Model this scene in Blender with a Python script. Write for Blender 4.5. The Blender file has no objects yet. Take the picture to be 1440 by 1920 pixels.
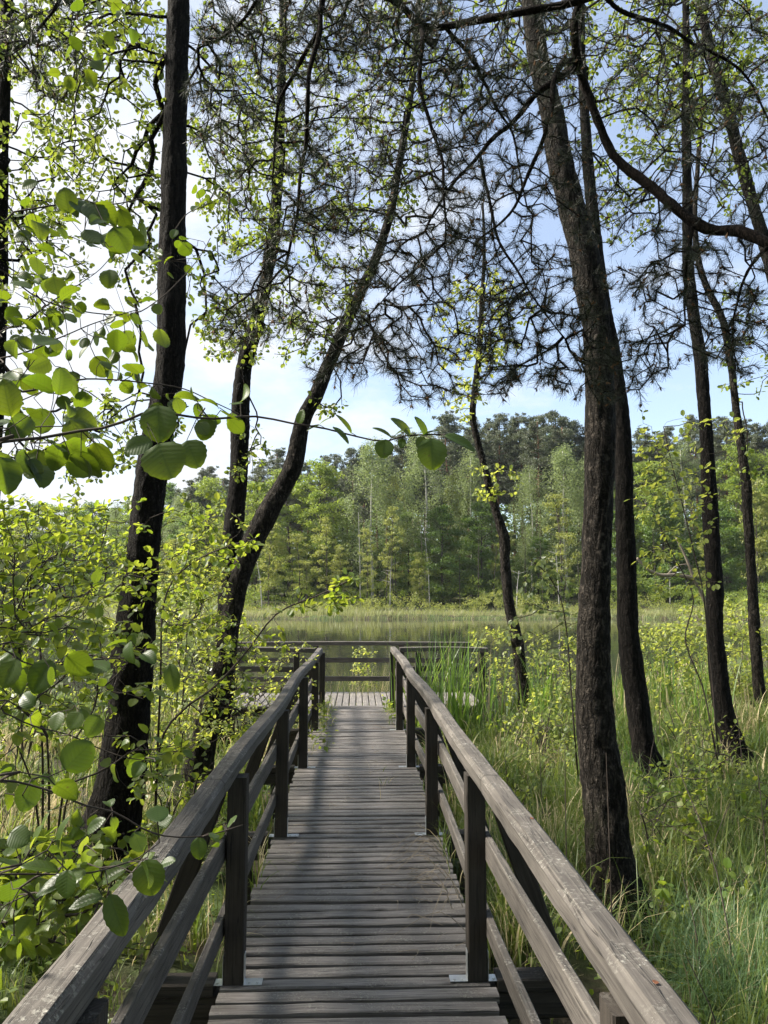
import bpy, math, random
import numpy as np
from mathutils import Matrix, Vector

R = math.radians
rng = np.random.default_rng(11)
random.seed(11)
sc = bpy.context.scene
col = sc.collection

# ------------------------------------------------------------------ camera
F, CX, CY = 1443.0, 720.0, 960.0
YH, XV = 1118.0, 671.0                       # horizon row, vanishing column of the walkway
PITCH = math.atan((YH - CY) / F)
YAW = math.atan((CX - XV) / F)
CAM = np.array([0.0, 0.0, 1.7])
fw = np.array([math.sin(YAW) * math.cos(PITCH), math.cos(YAW) * math.cos(PITCH), math.sin(PITCH)])
rt = np.array([math.cos(YAW), -math.sin(YAW), 0.0])
up = np.cross(rt, fw)
cam = bpy.data.cameras.new("camera")
cam.sensor_fit = 'VERTICAL'
cam.sensor_height = 24.0
cam.lens = 24.0 * F / 1920.0
cam.clip_start = 0.05
cam.clip_end = 2000.0
camo = bpy.data.objects.new("camera", cam)
col.objects.link(camo)
m = Matrix([[rt[0], up[0], -fw[0], CAM[0]], [rt[1], up[1], -fw[1], CAM[1]], [rt[2], up[2], -fw[2], CAM[2]], [0, 0, 0, 1]])
camo.matrix_world = m
sc.camera = camo

# ------------------------------------------------------------------ light
SUN_EL, SUN_AZ = R(42), R(-84)               # azimuth from +Y, negative = to the left
sdir = np.array([math.sin(SUN_AZ) * math.cos(SUN_EL), math.cos(SUN_AZ) * math.cos(SUN_EL), math.sin(SUN_EL)])
sl = bpy.data.lights.new("sun", 'SUN')
sl.energy = 5.0
sl.angle = R(12.0)
sl.color = (1.0, 0.93, 0.82)
slo = bpy.data.objects.new("sun", sl)
col.objects.link(slo)
slo.location = (-8, 8, 30)
slo.rotation_euler = Vector(-sdir).to_track_quat('-Z', 'Y').to_euler()

wd = bpy.data.worlds.new("World")
sc.world = wd
wd.use_nodes = True
nt = wd.node_tree
nt.nodes.clear()
N = nt.nodes.new
wo = N('ShaderNodeOutputWorld'); bg = N('ShaderNodeBackground'); sky = N('ShaderNodeTexSky')
sky.sky_type = 'NISHITA'; sky.sun_disc = False
sky.sun_elevation = SUN_EL; sky.sun_rotation = SUN_AZ
sky.air_density = 1.0; sky.dust_density = 0.6; sky.ozone_density = 1.6
tc = N('ShaderNodeTexCoord'); sep = N('ShaderNodeSeparateXYZ')
nt.links.new(tc.outputs['Generated'], sep.inputs[0])
ad = N('ShaderNodeMath'); ad.operation = 'ADD'; ad.inputs[1].default_value = 0.25
nt.links.new(sep.outputs['Z'], ad.inputs[0])
dx = N('ShaderNodeMath'); dx.operation = 'DIVIDE'
dy = N('ShaderNodeMath'); dy.operation = 'DIVIDE'
for d_, ax in ((dx, 'X'), (dy, 'Y')):
    nt.links.new(sep.outputs[ax], d_.inputs[0]); nt.links.new(ad.outputs[0], d_.inputs[1])
cmb = N('ShaderNodeCombineXYZ')
nt.links.new(dx.outputs[0], cmb.inputs[0]); nt.links.new(dy.outputs[0], cmb.inputs[1])
noi = N('ShaderNodeTexNoise'); noi.inputs['Scale'].default_value = 2.3; noi.inputs['Detail'].default_value = 9; noi.inputs['Roughness'].default_value = 0.62
nt.links.new(cmb.outputs[0], noi.inputs['Vector'])
# more cloud towards the left (-X), where the photograph has it
bias = N('ShaderNodeMath'); bias.operation = 'MULTIPLY_ADD'; bias.inputs[1].default_value = -0.42
nt.links.new(sep.outputs['X'], bias.inputs[0]); nt.links.new(noi.outputs['Fac'], bias.inputs[2])
cr = N('ShaderNodeValToRGB')
cr.color_ramp.elements[0].position = 0.42; cr.color_ramp.elements[0].color = (0.27, 0.27, 0.27, 1)
cr.color_ramp.elements[1].position = 0.64; cr.color_ramp.elements[1].color = (1, 1, 1, 1)
nt.links.new(bias.outputs[0], cr.inputs[0])
mx = N('ShaderNodeMix'); mx.data_type = 'RGBA'
mx.inputs['B'].default_value = (3.75, 3.9, 4.15, 1)
nt.links.new(cr.outputs[0], mx.inputs['Factor'])
nt.links.new(sky.outputs[0], mx.inputs['A'])
nt.links.new(mx.outputs['Result'], bg.inputs[0])
bg.inputs[1].default_value = 0.085
nt.links.new(bg.outputs[0], wo.inputs[0])

vs = sc.view_settings
vs.view_transform = 'Standard'; vs.look = 'None'; vs.gamma = 1.0; vs.use_curve_mapping = False
vs.exposure = 1.7
sc.render.engine = 'CYCLES'
sc.cycles.max_bounces = 8
sc.cycles.diffuse_bounces = 3
sc.cycles.glossy_bounces = 3
sc.cycles.transmission_bounces = 5
sc.cycles.sample_clamp_indirect = 6.0
sc.cycles.use_denoising = True
sc.cycles.use_adaptive_sampling = True
sc.cycles.adaptive_threshold = 0.02


# ------------------------------------------------------------------ helpers
def ray(px, py):
    return fw + rt * (px - CX) / F - up * (py - CY) / F


def P(px, py, Y):
    r = ray(px, py)
    return CAM + r * (Y / r[1])


def G(px, py, z):
    r = ray(px, py)
    return CAM + r * ((z - CAM[2]) / r[2])


def Parr(px, py, Y):
    px, py, Y = np.broadcast_arrays(np.asarray(px, float), np.asarray(py, float), np.asarray(Y, float))
    r = fw + rt * ((px - CX) / F)[..., None] - up * ((py - CY) / F)[..., None]
    return CAM + r * (Y / r[..., 1])[..., None]


def nrm(v):
    return v / np.maximum(np.linalg.norm(v, axis=-1, keepdims=True), 1e-9)


def _hash(ix, iy, iz, seed):
    h = (ix * 374761393 + iy * 668265263 + iz * 2147483647 + seed * 144665) & 0xffffffff
    h = ((h ^ (h >> 13)) * 1274126177) & 0xffffffff
    h = (h ^ (h >> 16)) & 0xffffffff
    return h / 4294967295.0


def vnoise(p, seed=0):
    p = np.asarray(p, float)
    i = np.floor(p).astype(np.int64)
    f = p - i
    f = f * f * (3 - 2 * f)
    out = 0
    for a in (0, 1):
        for b in (0, 1):
            for c in (0, 1):
                w = (f[..., 0] if a else 1 - f[..., 0]) * (f[..., 1] if b else 1 - f[..., 1]) * (f[..., 2] if c else 1 - f[..., 2])
                out = out + w * _hash(i[..., 0] + a, i[..., 1] + b, i[..., 2] + c, seed)
    return out


def spline(pts, n):
    """Catmull-Rom through pts, n samples evenly in length."""
    p = np.asarray(pts, float)
    q = np.vstack([2 * p[0] - p[1], p, 2 * p[-1] - p[-2]])
    out = []
    for i in range(len(p) - 1):
        a, b, c, d = q[i], q[i + 1], q[i + 2], q[i + 3]
        t = np.linspace(0, 1, 24, endpoint=False)[:, None]
        out.append(0.5 * (2 * b + (c - a) * t + (2 * a - 5 * b + 4 * c - d) * t ** 2 + (-a + 3 * b - 3 * c + d) * t ** 3))
    out = np.vstack(out + [p[-1:]])
    L = np.r_[0, np.cumsum(np.linalg.norm(np.diff(out[:, :3], axis=0), axis=1))]
    s = np.linspace(0, L[-1], n)
    return np.stack([np.interp(s, L, out[:, k]) for k in range(out.shape[1])], 1)


class MB:
    """Collects geometry and links it as one mesh object."""
    def __init__(self):
        self.v, self.a, self.f, self.n = [], [], {}, 0

    def add(self, v, faces, att=None):
        v = np.asarray(v, float).reshape(-1, 3)
        att = np.zeros((len(v), 3)) if att is None else np.asarray(att, float).reshape(-1, 3)
        self.v.append(v); self.a.append(att)
        for f in (faces if isinstance(faces, list) else [faces]):
            f = np.asarray(f, np.int64)
            if len(f):
                self.f.setdefault(f.shape[1], []).append(f + self.n)
        self.n += len(v)

    # swept tube; att = (u along the length in m, v round in m, rnd)
    def tube(self, pts, rad, sides=8, caps=True, rnd=None, disp=None):
        p = np.asarray(pts, float); n = len(p)
        rad = np.broadcast_to(np.asarray(rad, float), (n,))
        t = nrm(np.gradient(p, axis=0))
        x = np.cross(t[0], [0.3, 0.9, 0.1] if abs(t[0][1]) < 0.8 else [1, 0, 0]); x = nrm(x)
        X = np.zeros((n, 3))
        for i in range(n):
            x = x - t[i] * np.dot(x, t[i]); x = x / np.linalg.norm(x); X[i] = x
        Y = np.cross(t, X)
        th = np.linspace(0, 2 * np.pi, sides, endpoint=False)
        dirs = X[:, None, :] * np.cos(th)[None, :, None] + Y[:, None, :] * np.sin(th)[None, :, None]
        r = rad[:, None] * np.ones(sides)[None]
        v = p[:, None, :] + dirs * r[..., None]
        if disp is not None:
            v = v + dirs * disp(v, r)[..., None]
        L = np.r_[0, np.cumsum(np.linalg.norm(np.diff(p, axis=0), axis=1))]
        att = np.zeros((n, sides, 3))
        att[..., 0] = L[:, None]; att[..., 1] = th[None] * rad.mean(); att[..., 2] = rng.random() if rnd is None else rnd
        i, j = np.meshgrid(np.arange(n - 1), np.arange(sides), indexing='ij')
        k = (j + 1) % sides
        f = np.stack([i * sides + j, i * sides + k, (i + 1) * sides + k, (i + 1) * sides + j], -1).reshape(-1, 4)
        fs = [f]
        if caps:
            fs.append(np.arange(sides)[::-1][None]); fs.append((np.arange(sides) + (n - 1) * sides)[None])
        self.add(v, fs, att)

    # many straight tapering segments at once
    def segs(self, A, B, ra, rb, sides=4, rnd=None):
        A = np.asarray(A, float); B = np.asarray(B, float); n = len(A)
        if n == 0: return
        t = nrm(B - A)
        h = np.where(np.abs(t[:, 2:3]) < 0.9, np.array([[0, 0, 1.0]]), np.array([[1.0, 0, 0]]))
        X = nrm(np.cross(t, h)); Y = np.cross(t, X)
        th = np.linspace(0, 2 * np.pi, sides, endpoint=False)
        d = X[:, None] * np.cos(th)[None, :, None] + Y[:, None] * np.sin(th)[None, :, None]
        v = np.concatenate([A[:, None] + d * np.reshape(ra, (-1, 1, 1)), B[:, None] + d * np.reshape(rb, (-1, 1, 1))], 1)
        j = np.arange(sides); k = (j + 1) % sides
        f = np.stack([j, k, k + sides, j + sides], -1)
        f = (np.arange(n)[:, None, None] * 2 * sides + f[None]).reshape(-1, 4)
        att = np.zeros((n, 2 * sides, 3)); att[..., 2] = (rng.random(n) if rnd is None else rnd)[:, None] if not np.isscalar(rnd) else rnd
        self.add(v, f, att)

    # template copies: axis = leaf length direction, nor = leaf face direction
    def stamp(self, tv, tf, tuv, pos, axis, nor, size, rnd=None, wid=None):
        pos = np.asarray(pos, float); n = len(pos)
        if n == 0: return
        x = nrm(np.asarray(axis, float)); z = np.asarray(nor, float)
        z = nrm(z - x * np.sum(z * x, 1, keepdims=True)); y = np.cross(z, x)
        s = np.broadcast_to(np.asarray(size, float), (n,))[:, None, None]
        w = 1.0 if wid is None else np.asarray(wid, float)[:, None, None]
        v = pos[:, None] + s * (tv[None, :, 0:1] * x[:, None] + w * tv[None, :, 1:2] * y[:, None] + tv[None, :, 2:3] * z[:, None])
        k = len(tv)
        fs = [(np.arange(n)[:, None, None] * k + np.asarray(f)[None]).reshape(-1, np.asarray(f).shape[1]) for f in tf]
        att = np.zeros((n, k, 3)); att[..., :2] = tuv[None]; att[..., 2] = (rng.random(n) if rnd is None else rnd)[:, None]
        self.add(v, fs, att)

    # box from a to b along a line, w wide and h high, chamfered edges; grain runs along it
    def beam(self, a, b, w, h, upv=(0, 0, 1), ch=0.006, rnd=None, nseg=1, wob=0.0):
        a = np.asarray(a, float); b = np.asarray(b, float)
        pts = a + (b - a) * np.linspace(0, 1, nseg + 1)[:, None]
        self.sweep_box(pts, w, h, upv, ch, rnd, wob)

    def sweep_box(self, pts, w, h, upv=(0, 0, 1), ch=0.006, rnd=None, wob=0.0):
        pts = np.asarray(pts, float); n = len(pts)
        t = nrm(np.gradient(pts, axis=0)); u = np.asarray(upv, float)
        x = nrm(np.cross(t, u)); z = np.cross(x, t)
        c = ch
        prof = np.array([[-w/2+c, -h/2], [w/2-c, -h/2], [w/2, -h/2+c], [w/2, h/2-c], [w/2-c, h/2], [-w/2+c, h/2], [-w/2, h/2-c], [-w/2, -h/2+c]])
        v = pts[:, None] + x[:, None] * prof[None, :, 0:1] + z[:, None] * prof[None, :, 1:2]
        if wob:
            v = v + (vnoise(v * 9.0, 5)[..., None] - 0.5) * wob * nrm(x[:, None] * prof[None, :, 0:1] + z[:, None] * prof[None, :, 1:2])
        L = np.r_[0, np.cumsum(np.linalg.norm(np.diff(pts, axis=0), axis=1))]
        per = np.r_[0, np.cumsum(np.linalg.norm(np.diff(prof, axis=0), axis=1))]
        att = np.zeros((n, 8, 3)); att[..., 0] = L[:, None]; att[..., 1] = per[None]; att[..., 2] = rng.random() if rnd is None else rnd
        i, j = np.meshgrid(np.arange(n - 1), np.arange(8), indexing='ij'); k = (j + 1) % 8
        f = np.stack([i * 8 + j, i * 8 + k, (i + 1) * 8 + k, (i + 1) * 8 + j], -1).reshape(-1, 4)
        self.add(v, [f, np.arange(8)[::-1][None], (np.arange(8) + (n - 1) * 8)[None]], att)

    def build(self, name, mat, parent=None, smooth=False):
        me = bpy.data.meshes.new(name)
        v = np.vstack(self.v); at = np.vstack(self.a)
        if parent is not None:
            q = parent; off = np.zeros(3)
            while q is not None:
                off += np.array(q.location); q = q.parent
            v = v - off
        me.vertices.add(len(v)); me.vertices.foreach_set('co', v.astype(np.float32).ravel())
        loops, starts, s = [], [], 0
        for k, fl in self.f.items():
            f = np.vstack(fl); loops.append(f.ravel()); starts.append(s + np.arange(len(f)) * k); s += f.size
        loops = np.concatenate(loops); starts = np.concatenate(starts)
        me.loops.add(len(loops)); me.loops.foreach_set('vertex_index', loops.astype(np.int32))
        me.polygons.add(len(starts)); me.polygons.foreach_set('loop_start', starts.astype(np.int32))
        at_ = me.attributes.new('uvm', 'FLOAT_VECTOR', 'POINT'); at_.data.foreach_set('vector', at.astype(np.float32).ravel())
        me.update(calc_edges=True)
        me.polygons.foreach_set('use_smooth', np.full(len(starts), smooth, dtype=bool))
        me.materials.append(mat)
        o = bpy.data.objects.new(name, me); col.objects.link(o)
        if parent is not None: o.parent = parent
        return o


def tag(o, label=None, cat=None, group=None, kind=None):
    if label: o['label'] = label
    if cat: o['category'] = cat
    if group: o['group'] = group
    if kind: o['kind'] = kind
    return o


def thing(name, loc, label, cat, group=None):
    o = bpy.data.objects.new(name, None); col.objects.link(o)
    o.empty_display_size = 0.2
    o.location = tuple(float(c) for c in loc)
    return tag(o, label, cat, group)


def copy_thing(root, loc, rotz, scale, label, group=None):
    r = root.copy(); col.objects.link(r)
    r.location = tuple(float(c) for c in loc); r.rotation_euler = (0, 0, rotz)
    r.scale = scale if hasattr(scale, '__len__') else (scale,) * 3
    r['label'] = label
    if group: r['group'] = group
    for ch in root.children:
        c = ch.copy(); col.objects.link(c); c.parent = r
    return r


# ------------------------------------------------------------------ materials
def mat(name):
    mt = bpy.data.materials.new(name); mt.use_nodes = True
    t = mt.node_tree; t.nodes.clear()
    out = t.nodes.new('ShaderNodeOutputMaterial')
    return mt, t, out


def nd(t, typ, **kw):
    n = t.nodes.new(typ)
    for k, v in kw.items():
        if k in n.inputs: n.inputs[k].default_value = v
        else: setattr(n, k, v)
    return n


def mix(t, fac, a, b, blend='MIX'):
    n = t.nodes.new('ShaderNodeMix'); n.data_type = 'RGBA'; n.blend_type = blend
    for key, s in (('Factor', fac), ('A', a), ('B', b)):
        if hasattr(s, 'is_linked'): t.links.new(s, n.inputs[key])
        elif key == 'Factor': n.inputs[key].default_value = s
        else: n.inputs[key].default_value = (*s, 1) if len(s) == 3 else s
    return n.outputs['Result']


def ramp(t, src, stops):
    n = t.nodes.new('ShaderNodeValToRGB'); e = n.color_ramp.elements
    while len(e) < len(stops): e.new(0.5)
    for k, (p, c) in zip(e, stops):
        k.position = p; k.color = (*c, 1) if hasattr(c, '__len__') else (c, c, c, 1)
    t.links.new(src, n.inputs[0])
    return n.outputs[0]


def math_(t, op, a, b=None, c=None):
    n = t.nodes.new('ShaderNodeMath'); n.operation = op
    for i, s in enumerate((a, b, c)):
        if s is None: continue
        if hasattr(s, 'is_linked'): t.links.new(s, n.inputs[i])
        else: n.inputs[i].default_value = s
    return n.outputs[0]


def uvm(t):
    a = nd(t, 'ShaderNodeAttribute', attribute_name='uvm')
    s = nd(t, 'ShaderNodeSeparateXYZ'); t.links.new(a.outputs['Vector'], s.inputs[0])
    return a.outputs['Vector'], s.outputs['X'], s.outputs['Y'], s.outputs['Z']


def noise(t, vec, scale, detail=4, rough=0.55, stretch=None):
    if stretch:
        mp = nd(t, 'ShaderNodeMapping'); mp.inputs['Scale'].default_value = stretch
        t.links.new(vec, mp.inputs[0]); vec = mp.outputs[0]
    n = nd(t, 'ShaderNodeTexNoise', Scale=scale, Detail=detail, Roughness=rough)
    t.links.new(vec, n.inputs['Vector'])
    return n.outputs['Fac']


def leaf_mat(name, c0, c1, t0, t1, trans=0.5, veins=False, rough=0.45, spec=0.4, odd=None):
    """c0..c1 reflected colour, t0..t1 colour of light passing through, spread leaf by leaf."""
    mt, t, out = mat(name)
    _, u, v, rnd = uvm(t)
    ca = mix(t, rnd, c0, c1); ct = mix(t, rnd, t0, t1)
    if odd:
        m_ = math_(t, 'GREATER_THAN', rnd, odd[0]); ca = mix(t, m_, ca, odd[1]); ct = mix(t, m_, ct, odd[1])
    pb = nd(t, 'ShaderNodeBsdfPrincipled', Roughness=rough); pb.inputs['Specular IOR Level'].default_value = spec
    tr = nd(t, 'ShaderNodeBsdfTranslucent')
    if veins:
        av = math_(t, 'ABSOLUTE', v)
        s = math_(t, 'SUBTRACT', u, math_(t, 'MULTIPLY', av, 0.55))
        fr = math_(t, 'ABSOLUTE', math_(t, 'SUBTRACT', math_(t, 'FRACT', math_(t, 'MULTIPLY', s, 8.0)), 0.5))
        side = ramp(t, fr, [(0.0, 1.0), (0.13, 0.0)])
        midr = ramp(t, av, [(0.0, 1.0), (0.035, 0.0)])
        vein = math_(t, 'MAXIMUM', math_(t, 'MULTIPLY', side, 0.7), midr)
        ct = mix(t, math_(t, 'MULTIPLY', vein, 0.5), ct, tuple(c * 0.5 for c in t0))
        ca = mix(t, math_(t, 'MULTIPLY', vein, 0.2), ca, tuple(min(1, c * 1.7) for c in c0))
        bp = nd(t, 'ShaderNodeBump', Strength=0.25, Distance=0.001)
        t.links.new(math_(t, 'MULTIPLY', fr, 2.0), bp.inputs['Height'])
        t.links.new(bp.outputs[0], pb.inputs['Normal'])
        geo = nd(t, 'ShaderNodeTexCoord')
        bl = noise(t, geo.outputs['Object'], 60, 3)
        sp_ = ramp(t, noise(t, geo.outputs['Object'], 210, 2), [(0.68, 0.0), (0.73, 0.8)])
        ct = mix(t, sp_, ct, (0.10, 0.07, 0.02)); ca = mix(t, sp_, ca, (0.06, 0.04, 0.02))
        ca = mix(t, ramp(t, bl, [(0.45, 0.0), (0.8, 0.45)]), ca, tuple(c * 0.6 for c in c0))
    t.links.new(ca, pb.inputs['Base Color']); t.links.new(ct, tr.inputs['Color'])
    ms = nd(t, 'ShaderNodeMixShader'); ms.inputs[0].default_value = trans
    t.links.new(pb.outputs[0], ms.inputs[1]); t.links.new(tr.outputs[0], ms.inputs[2])
    t.links.new(ms.outputs[0], out.inputs[0])
    return mt


def bark_mat(name, dark, light, moss=None, scale=1.0, bump=0.022):
    mt, t, out = mat(name)
    tcn = nd(t, 'ShaderNodeTexCoord'); vec = tcn.outputs['Object']
    wob = nd(t, 'ShaderNodeTexNoise', Scale=6.0, Detail=5, Roughness=0.6)
    t.links.new(vec, wob.inputs['Vector'])
    vm = nd(t, 'ShaderNodeVectorMath', operation='MULTIPLY_ADD'); vm.inputs[1].default_value = (0.10,) * 3
    t.links.new(wob.outputs['Color'], vm.inputs[0]); t.links.new(vec, vm.inputs[2])
    v_ = vm.outputs[0]
    f1 = noise(t, v_, 27 * scale, 2, 0.5, (1, 1, 0.13)); f2 = noise(t, v_, 58 * scale, 3, 0.55, (1, 1, 0.2)); cr_ = noise(t, v_, 34 * scale, 3, 0.6, (0.5, 0.5, 1.3))
    fur = ramp(t, math_(t, 'ABSOLUTE', math_(t, 'SUBTRACT', f1, 0.5)), [(0.01, 0.0), (0.13, 1.0)])
    fur2 = ramp(t, math_(t, 'ABSOLUTE', math_(t, 'SUBTRACT', f2, 0.5)), [(0.0, 0.0), (0.09, 1.0)])
    chk = ramp(t, math_(t, 'ABSOLUTE', math_(t, 'SUBTRACT', cr_, 0.5)), [(0.0, 0.35), (0.05, 1.0)])
    plate = math_(t, 'MULTIPLY', math_(t, 'MULTIPLY', fur, math_(t, 'MULTIPLY_ADD', fur2, 0.5, 0.5)), chk)
    fine = noise(t, v_, 120 * scale, 5, 0.7)
    big = noise(t, vec, 3.2, 4, 0.6)
    hgt = math_(t, 'MULTIPLY_ADD', fine, 0.2, plate)
    tone = math_(t, 'MULTIPLY_ADD', fine, 0.35, math_(t, 'MULTIPLY_ADD', noise(t, v_, 26 * scale, 2, 0.5, (1, 1, 0.35)), 0.4, math_(t, 'MULTIPLY', big, 0.35)))
    c = mix(t, ramp(t, tone, [(0.35, 0.0), (0.75, 1.0)]), dark, light)
    c = mix(t, math_(t, 'SUBTRACT', 1.0, plate), c, tuple(x * 0.22 for x in dark))
    if moss:
        mn = noise(t, vec, 3.0, 5, 0.6)
        sp = nd(t, 'ShaderNodeSeparateXYZ'); t.links.new(vec, sp.inputs[0])
        fac = ramp(t, math_(t, 'SUBTRACT', mn, math_(t, 'MULTIPLY', sp.outputs['Z'], 0.30)), [(0.36, 0.0), (0.6, 0.7)])
        c = mix(t, fac, c, moss)
        lich = ramp(t, noise(t, vec, 16, 4, 0.6), [(0.58, 0.0), (0.68, 0.45)])
        c = mix(t, lich, c, tuple(min(1, x * 1.5) for x in light))
    pb = nd(t, 'ShaderNodeBsdfPrincipled', Roughness=0.9); pb.inputs['Specular IOR Level'].default_value = 0.12
    t.links.new(c, pb.inputs['Base Color'])
    bp = nd(t, 'ShaderNodeBump', Strength=1.0, Distance=bump); t.links.new(hgt, bp.inputs['Height'])
    t.links.new(bp.outputs[0], pb.inputs['Normal'])
    t.links.new(pb.outputs[0], out.inputs[0])
    return mt


def wood_mat(name, c0, c1, lichen=0.5, rough=0.8):
    mt, t, out = mat(name)
    vec, u, v, rnd = uvm(t)
    off = nd(t, 'ShaderNodeCombineXYZ'); t.links.new(math_(t, 'MULTIPLY', rnd, 37.0), off.inputs[2])
    vv = nd(t, 'ShaderNodeVectorMath', operation='MULTIPLY_ADD'); vv.inputs[1].default_value = (1, 1, 0)
    t.links.new(vec, vv.inputs[0]); t.links.new(off.outputs[0], vv.inputs[2])
    g1 = noise(t, vv.outputs[0], 1.0, 6, 0.62, (3.0, 120.0, 1.0))
    g2 = noise(t, vv.outputs[0], 1.0, 4, 0.6, (2.0, 34.0, 1.0))
    blot = noise(t, vv.outputs[0], 5.0, 5, 0.6)
    c = mix(t, ramp(t, g1, [(0.3, 0.0), (0.7, 1.0)]), c0, c1)
    c = mix(t, ramp(t, g2, [(0.28, 0.65), (0.5, 0.0)]), c, tuple(x * 0.4 for x in c0))
    c = mix(t, math_(t, 'MULTIPLY', rnd, 0.55), c, tuple(x * 0.55 for x in c1))
    c = mix(t, ramp(t, blot, [(0.42, 0.0), (0.75, 0.6)]), c, tuple(x * 0.55 for x in c0))
    ck = noise(t, vv.outputs[0], 1.0, 3, 0.5, (1.3, 46.0, 1.0))
    ckm = ramp(t, math_(t, 'ABSOLUTE', math_(t, 'SUBTRACT', ck, 0.5)), [(0.0, 1.0), (0.018, 0.0)])
    c = mix(t, math_(t, 'MULTIPLY', ckm, 0.8), c, tuple(x * 0.25 for x in c0))
    geo = nd(t, 'ShaderNodeTexCoord')
    fl = nd(t, 'ShaderNodeTexNoise', Scale=75.0, Detail=4, Roughness=0.7); t.links.new(geo.outputs['Object'], fl.inputs['Vector'])
    ln = noise(t, geo.outputs['Object'], 7.0, 5, 0.65)
    nn = nd(t, 'ShaderNodeNewGeometry'); ns = nd(t, 'ShaderNodeSeparateXYZ'); t.links.new(nn.outputs['True Normal'], ns.inputs[0])
    top = ramp(t, ns.outputs['Z'], [(0.3, 0.0), (0.8, 1.0)])
    fleck = math_(t, 'MULTIPLY', ramp(t, fl.outputs['Fac'], [(0.52, 0.0), (0.60, 1.0)]), ramp(t, ln, [(0.46, 0.0), (0.62, 1.0)]))
    fleck = math_(t, 'MULTIPLY', math_(t, 'MULTIPLY', fleck, top), lichen)
    c = mix(t, fleck, c, (0.30, 0.29, 0.255))
    pb = nd(t, 'ShaderNodeBsdfPrincipled', Roughness=rough); pb.inputs['Specular IOR Level'].default_value = 0.35
    t.links.new(c, pb.inputs['Base Color'])
    bp = nd(t, 'ShaderNodeBump', Strength=0.7, Distance=0.004)
    t.links.new(math_(t, 'SUBTRACT', math_(t, 'ADD', math_(t, 'MULTIPLY_ADD', g2, 1.0, g1), fleck), ckm), bp.inputs['Height'])
    t.links.new(bp.outputs[0], pb.inputs['Normal'])
    t.links.new(pb.outputs[0], out.inputs[0])
    return mt


def plain(name, c, rough=0.8, spec=0.2, var=0.5, scale=8.0, metal=0.0):
    mt, t, out = mat(name)
    tcn = nd(t, 'ShaderNodeTexCoord')
    n1 = noise(t, tcn.outputs['Object'], scale, 6, 0.6)
    cc = mix(t, n1, tuple(x * (1 - var) for x in c), tuple(min(1, x * (1 + var)) for x in c))
    pb = nd(t, 'ShaderNodeBsdfPrincipled', Roughness=rough, Metallic=metal); pb.inputs['Specular IOR Level'].default_value = spec
    t.links.new(cc, pb.inputs['Base Color'])
    t.links.new(pb.outputs[0], out.inputs[0])
    return mt


M = {}
M['rail'] = wood_mat('weathered_rail_wood', (0.062, 0.054, 0.048), (0.145, 0.13, 0.114), 0.85)
M['plank'] = wood_mat('weathered_plank_wood', (0.095, 0.085, 0.077), (0.29, 0.265, 0.245), 0.8, 0.5)
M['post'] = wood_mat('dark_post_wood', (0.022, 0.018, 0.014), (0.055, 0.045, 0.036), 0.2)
M['zinc'] = plain('galvanised_metal', (0.55, 0.57, 0.58), 0.4, 0.5, 0.2, 30, 0.8)
M['alder_bark'] = bark_mat('alder_bark', (0.019, 0.016, 0.013), (0.078, 0.067, 0.056), (0.035, 0.046, 0.015), 1.0)
M['dark_bark'] = bark_mat('dark_alder_bark', (0.011, 0.009, 0.0075), (0.038, 0.032, 0.027), None, 1.0)
M['pine_bark'] = bark_mat('pine_limb_bark', (0.014, 0.010, 0.008), (0.045, 0.033, 0.026), None, 2.0, 0.006)
M['twig'] = plain('twig_bark', (0.045, 0.036, 0.03), 0.85, 0.2, 0.4, 20)
M['dead'] = plain('dead_branch_wood', (0.26, 0.22, 0.17), 0.8, 0.2, 0.3, 20)
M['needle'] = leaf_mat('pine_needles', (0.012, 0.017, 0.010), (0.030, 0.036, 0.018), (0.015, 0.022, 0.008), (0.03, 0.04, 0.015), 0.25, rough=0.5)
M['cone'] = plain('pine_buds', (0.11, 0.06, 0.03), 0.8, 0.2, 0.5, 60)
M['leaf_near'] = leaf_mat('alder_leaf_close', (0.03, 0.06, 0.012), (0.05, 0.085, 0.018), (0.11, 0.18, 0.008), (0.21, 0.275, 0.012), 0.46, True, 0.42, 0.45)
M['leaf_mid'] = leaf_mat('alder_leaf', (0.06, 0.105, 0.02), (0.11, 0.145, 0.03), (0.24, 0.34, 0.022), (0.41, 0.46, 0.045), 0.5, False, 0.45, 0.4)
M['leaf_crown'] = leaf_mat('alder_crown_leaf', (0.05, 0.085, 0.02), (0.09, 0.12, 0.028), (0.19, 0.27, 0.025), (0.32, 0.37, 0.045), 0.5)
M['leaf_yellow'] = leaf_mat('young_leaf', (0.12, 0.17, 0.035), (0.19, 0.22, 0.06), (0.38, 0.45, 0.05), (0.55, 0.57, 0.10), 0.52)
M['leaf_pale'] = leaf_mat('birch_leaf', (0.12, 0.17, 0.07), (0.20, 0.24, 0.12), (0.30, 0.38, 0.08), (0.42, 0.46, 0.12), 0.42, rough=0.35, spec=0.5)
M['grass'] = leaf_mat('sedge_grass', (0.04, 0.085, 0.018), (0.15, 0.18, 0.045), (0.12, 0.21, 0.022), (0.36, 0.38, 0.08), 0.42, False, 0.5, 0.35, odd=(0.72, (0.50, 0.42, 0.24)))
M['sedge'] = leaf_mat('blue_sedge', (0.05, 0.10, 0.045), (0.10, 0.16, 0.07), (0.12, 0.22, 0.06), (0.22, 0.30, 0.09), 0.4, False, 0.4, 0.45, odd=(0.95, (0.34, 0.28, 0.16)))
M['reed'] = leaf_mat('cattail_leaf', (0.055, 0.12, 0.025), (0.10, 0.165, 0.04), (0.18, 0.31, 0.04), (0.28, 0.39, 0.06), 0.44, False, 0.4, 0.4, odd=(0.93, (0.40, 0.34, 0.20)))
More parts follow.
